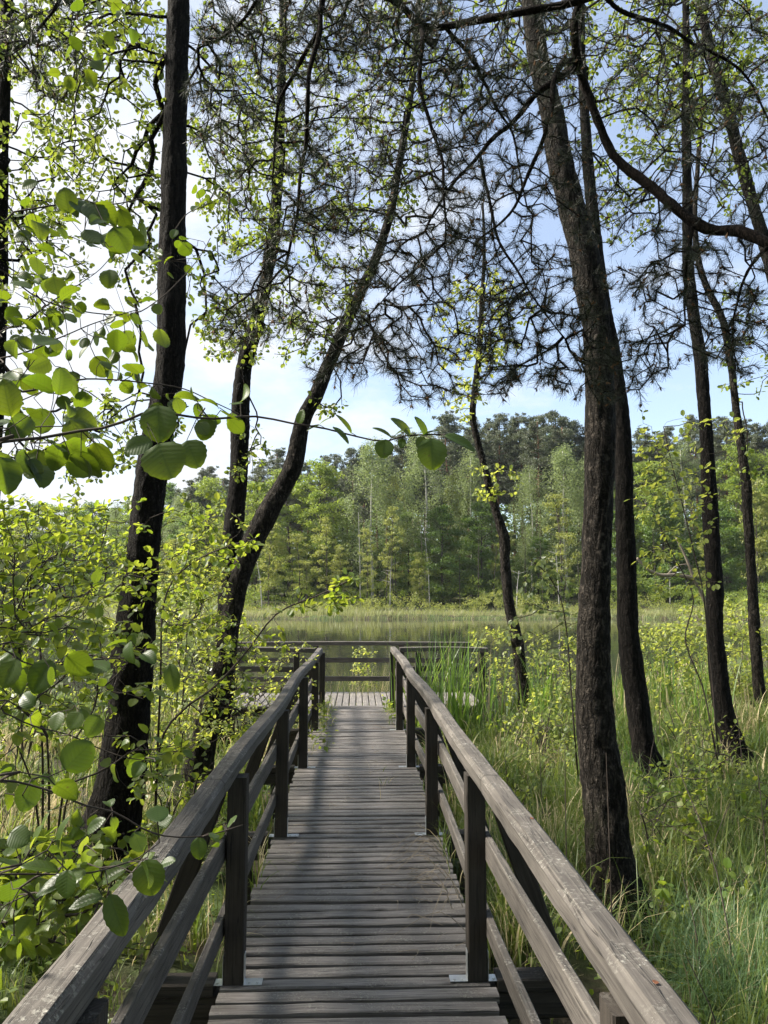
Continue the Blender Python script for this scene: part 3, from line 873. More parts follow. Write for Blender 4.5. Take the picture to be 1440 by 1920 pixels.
# thin bare trunks between the crowns at the lake's edge
STEMS = [(492, 90, 1030, 1), (548, 92, 1040, 0), (575, 93, 1045, 0), (676, 91, 960, 1), (724, 90, 1000, 0), (731, 89.5, 1045, 1), (792, 92, 960, 0), (806, 93, 985, 1), (862, 92, 1040, 0), (897, 91, 990, 0),
         (925, 92, 1020, 0), (968, 90, 1070, 1), (985, 93, 985, 0), (1018, 92, 1000, 0), (1048, 90.5, 1030, 1), (1060, 93, 960, 0), (1085, 91, 1020, 0), (1230, 91, 985, 0), (1256, 92, 1060, 1), (1300, 92, 1040, 0), (1345, 91, 990, 0), (1420, 90, 1010, 1), (1432, 92, 990, 0)]
for px, Y_, top, white in STEMS:
    p0 = P(px, YH, Y_); z0 = float(ground(p0[0], Y_)) - 0.2; h_ = P(px, top, Y_)[2] - z0
    t = MB(); ln = rng.normal(0, 0.04) * h_
    pts = spline([p0 * [1, 1, 0] + [0, 0, z0], p0 * [1, 1, 0] + [ln * 0.3, 0, z0 + h_ * 0.5], p0 * [1, 1, 0] + [ln, 0, z0 + h_]], 9)
    t.tube(pts, np.linspace(0.085, 0.012, 9), 6)
    k_ = 12; tt = rng.uniform(0.35, 0.98, k_); c_ = np.stack([np.interp(tt, np.linspace(0, 1, 9), pts[:, q]) for q in range(3)], 1)
    e_ = c_ + np.stack([rng.normal(0, 0.7, k_), rng.normal(0, 0.5, k_), rng.uniform(0.1, 0.6, k_)], 1)
    t.segs(c_, e_, 0.022, 0.008, 3)
    tag(t.build('bare_trunk', M['f_birchtrunk' if white else 'f_trunk'], None, True),
        'thin bare white trunk at the edge of the far wood' if white else 'thin bare dark trunk at the edge of the far wood', 'trunk', 'bare trunks at the edge of the far wood')

# mass of dark brush that closes the wood behind its last rows
b = MB()
n = 15000
px = rng.uniform(-250, 1700, n); Y_ = rng.uniform(146, 172, n)
base = Parr(px, YH, Y_); gz_ = ground(base[:, 0], base[:, 1])
hh = (Parr(px, np.interp(px, *SKY) + 60, Y_)[:, 2] - gz_)
base[:, 2] = gz_ + rng.random(n) ** 1.25 * hh
clump_leaves(b, base, np.full(n, 1.6), 10, 0.6, 0.8)
tag(b.build('far_brush', M['f_dark']), 'dark mass of brush and trunks deep in the far wood', 'brush', kind='stuff')

# reed bed along the far shore
b = MB()
n = 26000
px = rng.uniform(-160, 1560, n); base = Parr(px, YH, np.full(n, 77.0))
base[:, 1] = shore_far(base[:, 0]) + rng.uniform(-0.8, 9.0, n)
base[:, 0] = base[:, 0] * base[:, 1] / 77.0
base[:, 1] = shore_far(base[:, 0]) + rng.uniform(0.1, 9.0, n)
base[:, 2] = np.maximum(ground(base[:, 0], base[:, 1]), WATER_Z) - 0.05
hv = vnoise(np.stack([base[:, 0] * 0.35, base[:, 1] * 0.4, base[:, 0] * 0], -1), 9)
blades(b, base, (0.30 + 0.95 * hv ** 1.3) * rng.uniform(0.5, 1.3, n), rng.uniform(0.1, 0.8, n), rng.uniform(0.02, 0.05, n), 3, 0.4)
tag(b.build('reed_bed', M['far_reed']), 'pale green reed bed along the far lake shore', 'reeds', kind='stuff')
b = MB()
n = 900
px = rng.uniform(-160, 1560, n); base = Parr(px, YH, np.full(n, 80.0)); base[:, 1] = shore_far(base[:, 0]) + rng.uniform(3.0, 11.0, n)
base[:, 2] = ground(base[:, 0], base[:, 1]) + rng.uniform(0.1, 2.6, n) * vnoise(np.stack([base[:, 0] * 0.2, base[:, 0] * 0, base[:, 0] * 0], -1), 8)
clump_leaves(b, base, rng.uniform(0.3, 0.7, n), 40, 0.13, 0.8)
tag(b.build('shore_brush', M['f_yellow']), 'low yellow-green brush behind the far reeds', 'brush', kind='stuff')
b = MB(); n = 1500
px = rng.uniform(-160, 1560, n); base = Parr(px, YH, np.full(n, 95.0)); base[:, 1] = shore_far(base[:, 0]) + rng.uniform(13, 24, n)
base[:, 2] = ground(base[:, 0], base[:, 1]) + rng.random(n) * (1.0 + 6.0 * vnoise(np.stack([base[:, 0] * 0.25, base[:, 0] * 0, base[:, 0] * 0], -1), 18))
clump_leaves(b, base, rng.uniform(0.5, 1.0, n), 60, 0.16, 0.6)
tag(b.build('understorey', M['f_green']), 'green understorey filling the foot of the far wood', 'brush', kind='stuff')

# ------------------------------------------------------------------ growing branches through a volume
def box(px0, px1, py0, py1, Y0, Y1, n):
    return Parr(rng.uniform(px0, px1, n), rng.uniform(py0, py1, n), rng.uniform(Y0, Y1, n))


def ell(cx, cy, rx, ry, Y0, Y1, n):
    a = rng.uniform(0, 2 * np.pi, n); r_ = np.sqrt(rng.random(n))
    return Parr(cx + rx * r_ * np.cos(a), cy + ry * r_ * np.sin(a), rng.uniform(Y0, Y1, n))


def ball(c, r_, n, flat=1.0):
    return np.asarray(c, float) + rdir(n) * (rng.random(n) ** 0.4)[:, None] * np.array([r_, r_, r_ * flat])


def grow(roots, att, alpha=0.35, step=0.12, jit=0.12, sag=0.0):
    """Joins each attractor to the nearest branch so far. Returns nodes, parents, end node of each attractor."""
    roots = np.asarray(roots, float); att = np.asarray(att, float)
    mxn = len(roots) + int(len(att) * 14) + 100
    nodes = np.zeros((mxn, 3)); par = np.full(mxn, -1); pl = np.zeros(mxn)
    k = len(roots); nodes[:k] = roots
    d0 = np.array([np.min(((roots - a) ** 2).sum(1)) for a in att])
    ends, order = [], np.argsort(d0)
    for q in order:
        a = att[q]
        d = np.sqrt(((nodes[:k] - a) ** 2).sum(1))
        j = int(np.argmin(d + alpha * pl[:k]))
        dist = d[j]; ns = int(min(10, max(1, round(dist / step))))
        p0 = nodes[j].copy(); prev = j
        off = rng.normal(0, jit, 3) * dist
        for s in range(1, ns + 1):
            if k >= mxn: break
            t = s / ns
            p = p0 + (a - p0) * t + off * math.sin(math.pi * t) + rng.normal(0, 0.02, 3) * dist * (t < 1)
            p[2] -= sag * dist * math.sin(math.pi * t)
            nodes[k] = p; par[k] = prev; pl[k] = pl[prev] + dist / ns; prev = k; k += 1
        ends.append(prev)
    return nodes[:k], par[:k], np.array(ends), order


def skeleton(mb, nodes, par, ends, r0, expo=0.42, rmax=1.0, sides=5):
    cnt_ = np.zeros(len(nodes)); np.add.at(cnt_, ends, 1)
    for k in range(len(nodes) - 1, -1, -1):
        if par[k] >= 0: cnt_[par[k]] += cnt_[k]
    rad = np.minimum(r0 * np.maximum(cnt_, 1) ** expo, rmax)
    i_ = np.nonzero(par >= 0)[0]
    pr = par[i_]
    rp = np.where(par[pr] >= 0, rad[pr], rad[i_])
    mb.segs(nodes[pr], nodes[i_], np.minimum(rp, rad[i_] * 1.25), rad[i_], sides)
    return rad


def leaf_spray(mb, nodes, par, ends, per, size, shape=LEAF_LO, spread=0.05, droop=0.3, flat=0.9, sun=0.0):
    """A few leaves about each branch end, petioles back to the twig, blades facing mostly up."""
    e = np.repeat(ends, per); n = len(e)
    d = nrm(nodes[e] - nodes[np.maximum(par[e], 0)] + 1e-6)
    along = rng.random(n)[:, None]
    p = nodes[e] + (nodes[np.maximum(par[e], 0)] - nodes[e]) * along * 0.9
    o = rdir(n); ax = nrm(d * 0.5 + o + np.array([0, 0, -droop]))
    p = p + ax * spread * rng.uniform(0.15, 0.6, n)[:, None]
    no = nrm(rdir(n) * (1 - flat) * 1.6 + np.array([0, 0, 1.0]) * flat + sdir * sun)
    mb.stamp(*shape, p, ax, no, size * rng.uniform(0.6, 1.2, n), None)


# ------------------------------------------------------------------ near trunks
def trunk_mesh(px_pts, Y, sides=36, ridge=0.012, flare=0.5, top_extra=None, freq=26.0, sink=0.25):
    """px_pts: (column, row, width) of the trunk, standing in the plane Y."""
    pts = [np.r_[P(a, b2, Y), w * 0.5 * Y / F * 1.0] for a, b2, w in px_pts]
    if top_extra is not None: pts += [np.r_[q] for q in top_extra]
    pts = np.array(pts)
    pts = np.vstack([pts[0] + [-(pts[1] - pts[0])[0] * 0.3, 0, -sink, pts[0][3] * 0.06], pts])
    L = np.linalg.norm(np.diff(pts[:, :3], axis=0), axis=1).sum()
    s = spline(pts, int(min(420, max(40, L / 0.028))))
    p, r_ = s[:, :3], np.maximum(s[:, 3], 0.012)
    hgt = p[:, 2] - p[0, 2] - sink
    r_ = r_ * (1 + flare * np.exp(-np.clip(hgt, 0, 9) / 0.16))

    def disp(v, rr):
        q = v * np.array([freq, freq, freq * 0.26])
        w_ = vnoise(v * 7.0, 21) - 0.5
        a = 1 - np.abs(2 * vnoise(q + w_[..., None] * 2.0, 22) - 1)
        c_ = 1 - np.abs(2 * vnoise(q * 2.1 + 5, 23) - 1)
        lump = vnoise(v * np.array([5.0, 5.0, 2.2]), 24) - 0.5
        k = np.clip(rr / 0.15, 0.2, 1.3)
        fl = np.exp(-np.clip(v[..., 2] - (p[0, 2] + sink), 0, 9) / 0.2) * (vnoise(v * np.array([9, 9, 2.0]), 25) - 0.5) * 0.10
        return (-(a ** 2) * ridge - (c_ ** 2) * ridge * 0.45 + lump * 0.03) * k + fl
    mb = MB(); mb.tube(p, r_, sides, True, disp=disp)
    return mb, p, r_


def near_tree(name, label, px_pts, Y, bark, vols, per, leaf, lsize, crown=None, limb_from=0.35, r0=0.0032, group=None, sides=36, ridge=0.014,
              shape=LEAF_LO, cat='tree', top=None, flare=0.55, alpha=0.3, jit=0.12, flat=0.55):
    base = P(px_pts[0][0], px_pts[0][1], Y)
    root = thing(name, base, label, cat, group)
    tm, p, r_ = trunk_mesh(px_pts, Y, sides, ridge, flare, top)
    att = [v for v in vols]
    if crown is not None:
        att.append(ball(crown[0], crown[1], crown[2], 0.9))
    att = np.vstack(att)
    st = int(len(p) * limb_from)
    nodes, par, ends, order = grow(p[st::3], att, alpha, 0.16, jit)
    skeleton(tm, nodes, par, ends, r0, 0.45, 0.045, 5); tm.build('trunk', bark, root, True)
    lf = MB(); leaf_spray(lf, nodes, par, ends, per * 2, lsize, shape, lsize * 1.3, 0.25, flat); lf.build('leaves', leaf, root)
    return root


def up_top(px, py, Y, *more):
    """Trunk continued above the frame."""
    return [np.r_[P(px, py, Y) + np.array([dx_, dy_, dz_]), r_] for dx_, dy_, dz_, r_ in more]


T1 = [(190, 1612, 116), (224, 1480, 92), (236, 1400, 87), (252, 1200, 75), (265, 1080, 68), (277, 960, 64), (284, 890, 62), (302, 790, 58), (319, 690, 55), (323, 580, 56), (324, 480, 57), (328, 240, 49), (335, 0, 45), (338, -160, 42), (342, -400, 36)]
near_tree('alder_tree', 'thickest dark leaning trunk on the left, nearest the left railing', T1, 6.4, M['dark_bark'],
          [ell(190, 180, 130, 230, 6.3, 8.6, 190), ell(260, 420, 60, 160, 6.5, 8.0, 60), ell(420, 300, 80, 150, 6.8, 8.5, 50), ell(250, 820, 120, 80, 6.3, 7.6, 30), ell(395, 560, 50, 90, 6.5, 7.5, 25)],
          4, M['leaf_crown'], 0.056, ((-2.1, 7.2, 8.6), 2.4, 190), 0.5, top=up_top(342, -400, 6.4, (0.1, 0.3, 2.5, 0.06), (0.0, 0.5, 4.5, 0.02)))
T0 = [(-52, 1560, 44), (-30, 1200, 36), (-14, 900, 30), (0, 600, 28), (3, 350, 26), (9, 120, 24), (16, -100, 22), (24, -400, 18)]
near_tree('alder_tree', 'slim dark trunk at the far left edge of the photograph', T0, 7.6, M['dark_bark'],
          [ell(60, 200, 140, 260, 6.6, 9.0, 260), ell(130, 40, 200, 140, 6.6, 8.8, 150), ell(60, 480, 110, 150, 6.8, 8.2, 80), ell(130, 820, 150, 90, 6.6, 8.2, 60), ell(-150, 300, 150, 400, 6.6, 9.0, 120)],
          4, M['leaf_crown'], 0.058, ((-3.8, 8.0, 8.8), 2.4, 160), 0.35, top=up_top(24, -400, 7.6, (0.1, 0.2, 2.5, 0.02)))
T2 = [(404, 1420, 52), (418, 1300, 46), (430, 1100, 41), (441, 960, 38), (447, 900, 37), (452, 740, 36), (462, 670, 33), (490, 570, 28), (512, 440, 25), (522, 320, 22), (528, 150, 19), (532, -50, 16), (536, -300, 12)]
near_tree('alder_tree', 'straight dark trunk standing just behind the curved trunk', T2, 11.0, M['dark_bark'],
          [ell(440, 620, 70, 70, 9.8, 11.6, 90), ell(450, 300, 90, 190, 9.8, 12, 200), ell(560, 420, 80, 200, 10.0, 12.2, 130), ell(470, 860, 45, 60, 10.2, 11.0, 18), ell(540, 180, 140, 180, 10, 12.5, 130)],
          4, M['leaf_crown'], 0.068, ((-1.2, 11.5, 11.5), 2.5, 140), 0.4, top=up_top(536, -300, 11.0, (0.1, 0.2, 2.0, 0.02)))
T3 = [(362, 1492, 62), (375, 1420, 50), (391, 1340, 47), (417, 1260, 42), (433, 1160, 40), (458, 1060, 41), (478, 1010, 42), (503, 960, 43), (530, 915, 39), (551, 870, 35), (568, 790, 32), (596, 732, 29), (634, 640, 26), (670, 560, 23), (703, 490, 20), (732, 400, 18), (746, 320, 16), (762, 230, 15), (776, 130, 13), (786, 0, 12), (790, -200, 10)]
near_tree('alder_tree', 'curved dark trunk bending right above the left railing', T3, 8.6, M['alder_bark'],
          [ell(640, 500, 60, 140, 8, 9.6, 70), ell(700, 330, 90, 130, 8.2, 10, 110), ell(560, 640, 60, 60, 8.2, 9.2, 30), ell(760, 130, 120, 130, 8.3, 10, 90), ell(610, 760, 40, 25, 8.3, 8.9, 9)],
          4, M['leaf_crown'], 0.056, ((0.7, 9.0, 8.8), 1.9, 120), 0.45, top=up_top(790, -200, 8.6, (0.0, 0.2, 1.6, 0.02)))
T4 = [(990, 1352, 34), (981, 1290, 26), (969, 1200, 24), (956, 1140, 21), (947, 1060, 21), (946, 1015, 23), (938, 985, 19), (927, 950, 17), (904, 860, 15), (887, 790, 14), (889, 740, 13.5), (897, 680, 13), (902, 600, 11), (905, 540, 9), (908, 460, 7), (905, 380, 5)]
near_tree('alder_tree', 'thin crooked dark trunk right of the boardwalk end', T4, 13.6, M['alder_bark'],
          [ell(880, 610, 70, 110, 12.8, 14.2, 75), ell(945, 600, 50, 110, 12.8, 14.2, 40), ell(860, 760, 60, 40, 13.0, 14, 16), ell(940, 905, 45, 35, 13, 13.8, 14), ell(900, 900, 20, 30, 13.2, 13.8, 5)],
          4, M['leaf_yellow'], 0.085, None, 0.35, r0=0.004, ridge=0.02)
T5 = [(1157, 1712, 98), (1147, 1640, 89), (1134, 1500, 79), (1121, 1400, 76), (1114, 1290, 71), (1113, 1200, 67), (1116, 1080, 63), (1122, 960, 60), (1124, 880, 59), (1125, 780, 59), (1120, 640, 60), (1106, 540, 62), (1096, 480, 58), (1072, 390, 54), (1050, 300, 54), (1035, 210, 50), (1008, 100, 46), (996, 0, 43), (990, -150, 40), (985, -420, 34)]
near_tree('alder_tree', 'thickest trunk on the right, beside the right railing', T5, 5.3, M['alder_bark'],
          [ell(1010, 60, 100, 120, 5.0, 6.4, 14)], 3, M['leaf_crown'], 0.055, ((1.2, 5.6, 7.6), 1.9, 130), 0.6, ridge=0.014, sides=48,
          top=up_top(985, -420, 5.3, (-0.05, 0.2, 2.2, 0.05), (0, 0.2, 3.6, 0.02)))
T6 = [(1240, 1490, 66), (1222, 1440, 52), (1206, 1400, 48), (1192, 1300, 44), (1180, 1200, 42), (1175, 1080, 39), (1171, 960, 37), (1170, 880, 34), (1163, 760, 31), (1146, 640, 29), (1128, 550, 29), (1115, 440, 28), (1108, 370, 25), (1101, 290, 22), (1095, 200, 21), (1090, 100, 19), (1088, 0, 18), (1086, -300, 14)]
near_tree('alder_tree', 'trunk close behind the thickest right-hand trunk', T6, 8.6, M['dark_bark'],
          [ell(1190, 230, 90, 180, 8.6, 10.5, 60)], 4, M['leaf_crown'], 0.058, ((2.6, 9.2, 9.6), 2.2, 130), 0.55, top=up_top(1086, -300, 8.6, (0, 0.2, 2.2, 0.02)))
T7 = [(1392, 1452, 60), (1377, 1400, 44), (1362, 1350, 40), (1351, 1300, 37), (1342, 1200, 33), (1339, 1100, 33), (1332, 960, 31), (1328, 890, 27), (1322, 780, 26), (1314, 680, 26), (1302, 600, 24), (1290, 500, 23), (1289, 430, 22), (1288, 320, 20), (1286, 220, 18), (1287, 100, 16), (1286, 0, 14), (1288, -250, 11)]
near_tree('alder_tree', 'slender straight dark trunk right of the pair of thick trunks', T7, 9.6, M['dark_bark'],
          [ell(1240, 200, 80, 110, 9.4, 11.5, 130), ell(1350, 110, 100, 130, 9.4, 12, 150), ell(1200, 60, 90, 100, 9.6, 11.5, 70), ell(1380, 330, 60, 80, 9.8, 12, 40), ell(1180, 400, 60, 60, 9.6, 11, 20)],
          4, M['leaf_crown'], 0.066, ((4.4, 10.4, 10.0), 2.1, 140), 0.55, top=up_top(1288, -250, 9.6, (0, 0.2, 2.0, 0.02)))
T8 = [(1432, 1352, 34), (1425, 1310, 25), (1416, 1200, 22), (1409, 1080, 20.5), (1402, 960, 20), (1398, 900, 19), (1382, 780, 16), (1370, 680, 15), (1355, 600, 15), (1326, 540, 14), (1308, 480, 13), (1303, 400, 11), (1312, 250, 9), (1318, 60, 7)]
near_tree('alder_tree', 'thinnest grey trunk at the right, behind the slender dark trunk', T8, 13.2, M['alder_bark'],
          [ell(1400, 640, 70, 120, 12.5, 14.2, 40), ell(1300, 150, 80, 130, 12.8, 14.5, 70), ell(1400, 880, 40, 40, 12.6, 13.4, 10)], 4, M['leaf_crown'], 0.08, None, 0.45, r0=0.004, ridge=0.018)
T9 = [(1530, 1420, 40), (1515, 1150, 33), (1492, 850, 29), (1470, 620, 27), (1438, 470, 26), (1414, 390, 25), (1386, 290, 24), (1360, 190, 22), (1338, 110, 20), (1312, 0, 18), (1280, -200, 14)]
near_tree('alder_tree', 'grey trunk leaning left across the upper right corner', T9, 10.4, M['alder_bark'],
          [ell(1400, 120, 70, 130, 10.2, 12, 60)], 4, M['leaf_crown'], 0.066, ((4.6, 11.2, 10.8), 1.8, 80), 0.5, top=up_top(1280, -200, 10.4, (0, 0.2, 1.6, 0.02)))

# ------------------------------------------------------------------ the pine whose boughs hang over the boardwalk
pine = thing('pine_tree', (3.1, 2.9, -0.5), 'dark needled pine boughs hanging across the top over the boardwalk', 'tree')


def poly(pts, Y=None):
    return np.array([P(q[0], q[1], q[2]) for q in pts])


mb = MB()
tp = spline(np.array([[3.1, 2.9, -0.7, 0.2], [3.08, 2.92, 2.0, 0.17], [3.0, 2.95, 5.0, 0.14], [2.95, 3.0, 8.0, 0.09], [2.9, 3.0, 10.5, 0.03]]), 160)
mb.tube(tp[:, :3], tp[:, 3], 24, True, disp=lambda v, r_: -0.02 * (1 - np.abs(2 * vnoise(v * [18, 18, 5], 31) - 1)) ** 2)
mb.build('trunk', M['pine_bark'], pine, True)
LIMBS = [
    # (column, row, distance), first radius, last radius
    ([(1980, 560, 2.9), (1700, 545, 3.0), (1440, 463, 3.3), (1300, 415, 3.5), (1215, 345, 3.6), (1150, 285, 3.7), (1112, 205, 3.7), (1082, 130, 3.7), (1076, 60, 3.6), (1090, -30, 3.5), (1075, -150, 3.4)], 0.032, 0.018),
    ([(2050, -300, 2.9), (1500, -120, 3.1), (1200, -60, 3.3), (1085, 5, 3.4), (960, 32, 3.5), (850, 50, 3.6), (795, 48, 3.6), (760, 25, 3.6), (715, -10, 3.5), (650, -60, 3.5)], 0.03, 0.014),
    ([(1080, 118, 3.7), (1040, 150, 3.7), (1005, 175, 3.7), (970, 215, 3.8), (925, 255, 3.8), (900, 290, 3.9), (845, 350, 4.0), (800, 430, 4.1)], 0.018, 0.006),
    ([(1076, 112, 3.7), (1052, 118, 3.6), (1040, 150, 3.5), (1035, 200, 3.5), (1020, 250, 3.5), (990, 330, 3.6), (960, 400, 3.6), (900, 450, 3.7)], 0.017, 0.005),
    ([(793, 50, 3.6), (787, 90, 3.5), (790, 150, 3.5), (796, 190, 3.5), (812, 250, 3.5), (826, 300, 3.5), (832, 370, 3.5), (836, 450, 3.6)], 0.014, 0.004),
    ([(840, 52, 3.6), (870, 100, 3.7), (900, 150, 3.8), (920, 175, 3.8), (960, 250, 3.9), (985, 380, 4.0)], 0.011, 0.004),
    ([(1400, -140, 3.1), (900, -190, 3.2), (640, -110, 3.3), (606, 0, 3.3), (598, 60, 3.3), (580, 125, 3.3), (576, 200, 3.3), (572, 270, 3.4), (560, 330, 3.4), (556, 400, 3.4), (545, 470, 3.5)], 0.026, 0.006),
    ([(600, 60, 3.3), (560, 110, 3.4), (530, 180, 3.5), (518, 260, 3.6), (508, 340, 3.6)], 0.012, 0.004),
    ([(640, -110, 3.3), (520, -40, 3.4), (450, 40, 3.5), (400, 75, 3.6), (365, 90, 3.6)], 0.013, 0.005),
    ([(1090, -30, 3.5), (1190, 30, 3.7), (1290, 70, 3.9), (1380, 130, 4.0), (1450, 240, 4.1)], 0.014, 0.005),
    ([(1300, 415, 3.5), (1290, 470, 3.5), (1285, 540, 3.6), (1278, 610, 3.6)], 0.010, 0.004),
    ([(1440, 463, 3.3), (1400, 520, 3.3), (1375, 600, 3.4)], 0.010, 0.004),
    ([(900, 290, 3.9), (920, 400, 3.9), (960, 500, 3.9), (1010, 570, 3.9), (1060, 640, 3.9)], 0.010, 0.004),
    ([(836, 450, 3.6), (760, 520, 3.7), (690, 590, 3.7)], 0.007, 0.003),
    ([(650, -60, 3.5), (300, -120, 3.3), (160, -60, 3.1), (90, 30, 3.0), (50, 90, 3.0)], 0.016, 0.005),
]
roots = []
for pts, ra, rb in LIMBS:
    mb = MB(); s = spline(poly(pts), 70)
    s = s + (np.stack([vnoise(s * 5 + k * 9, 40 + k) for k in range(3)], 1) - 0.5) * 0.05
    mb.tube(s, np.linspace(ra, rb, 70), 9, True, disp=lambda v, r_: (vnoise(v * 60, 33) - 0.5) * r_ * 0.5)
    mb.build('limb', M['pine_bark'], pine, True); roots.append(s)
roots = np.vstack(roots)
att = np.vstack([
    ell(560, 200, 180, 260, 3.2, 4.6, 387), ell(760, 260, 230, 280, 3.2, 4.8, 657), ell(980, 330, 160, 240, 3.3, 4.6, 387),
    ell(600, 520, 130, 130, 3.3, 4.2, 175), ell(820, 560, 170, 130, 3.4, 4.4, 293), ell(1010, 610, 120, 110, 3.5, 4.3, 175),
    ell(1130, 640, 120, 130, 3.4, 4.2, 140), ell(1330, 560, 130, 130, 3.1, 4.0, 199), ell(1330, 330, 140, 160, 3.3, 4.4, 199),
    ell(1300, 120, 180, 140, 3.3, 4.6, 234), ell(430, 180, 90, 160, 3.4, 4.4, 128), ell(1180, 450, 90, 110, 3.4, 4.2, 70), ell(900, 80, 240, 110, 3.2, 4.6, 305),
    ell(600, 40, 250, 80, 3.2, 4.4, 246), ell(80, 90, 90, 110, 2.8, 3.4, 58), ell(430, 560, 50, 110, 3.5, 4.0, 46), ell(850, 700, 130, 50, 3.5, 4.2, 70), ell(720, 660, 110, 60, 3.4, 4.1, 70), ell(900, -260, 600, 240, 2.8, 4.6, 305),
    ell(960, 715, 90, 35, 3.5, 4.1, 40), ell(1170, 700, 90, 70, 3.4, 4.1, 46), ell(640, 690, 70, 35, 3.4, 4.0, 30), ell(800, 740, 60, 25, 3.5, 4.0, 22), ell(1380, 650, 80, 60, 3.2, 3.9, 40), ell(480, 610, 70, 40, 3.4, 4.0, 26),
    ball((2.6, 2.6, 6.0), 1.8, 160, 0.9), ball((2.4, 1.0, 5.2), 1.6, 120, 0.6)])
keep = att[:, 2] > 2.45
att = att[keep]
nodes, par, ends, order = grow(np.vstack([roots, tp[60::2, :3]]), att, 0.30, 0.07, 0.16, 0.05)
mb = MB(); skeleton(mb, nodes, par, ends, 0.0016, 0.38, 0.02, 5); mb.build('twigs', M['pine_bark'], pine, True)
# needles: short stiff pairs about the last centimetres of every twig
e = ends; d = nrm(nodes[e] - nodes[par[e]])
NP = 44
ee = np.repeat(np.arange(len(e)), NP); n = len(ee)
dd = nrm(d[ee] + rdir(n) * 0.25)
rad_ = rdir(n); rad_ = nrm(rad_ - dd * np.sum(rad_ * dd, 1, keepdims=True))
ang = R(1) * rng.uniform(18, 72, n)
nd_ = dd * np.cos(ang)[:, None] + rad_ * np.sin(ang)[:, None]
g_e = rng.uniform(0.6, 1.35, len(e)); back = rng.random(n) ** 1.2 * 0.10 * g_e[ee]
segl = np.linalg.norm(nodes[e] - nodes[par[e]], axis=1)[ee]
pos = nodes[e][ee] - d[ee] * np.minimum(back, segl)[:, None]
p2 = nodes[par[e]][ee]; d2 = nrm(nodes[par[e]] - nodes[np.maximum(par[par[e]], 0)])[ee]
pos = np.where((back > segl)[:, None], p2 - d2 * np.minimum(back - segl, 0.05)[:, None], pos)
ln = rng.uniform(0.028, 0.055, n) * (0.75 + 0.3 * g_e[ee])
sd = nrm(np.cross(nd_, rdir(n))) * 0.0009
tip = pos + nd_ * ln[:, None]
v = np.stack([pos - sd, pos + sd, tip + sd * 0.4, tip - sd * 0.4], 1)
mb = MB(); att_ = np.zeros((n, 4, 3)); att_[..., 2] = (np.repeat(rng.random(len(e)), NP) * 0.6 + 0.4 * rng.random(n))[:, None]
mb.add(v, np.arange(4 * n).reshape(-1, 4), att_)
mb.build('needles', M['needle'], pine)
# brown spent buds at many twig ends
k = rng.random(len(e)) < 0.45
pe, de = nodes[e][k], d[k]
mb = MB(); nb = len(pe)
for _ in range(3):
    q = nrm(de + rdir(nb) * 0.6); l_ = rng.uniform(0.010, 0.026, nb)[:, None]
    mb.segs(pe, pe + q * l_ * 0.5, 0.0025, 0.0042, 5); mb.segs(pe + q * l_ * 0.5, pe + q * l_, 0.0042, 0.0012, 5)
mb.build('buds', M['cone'], pine)

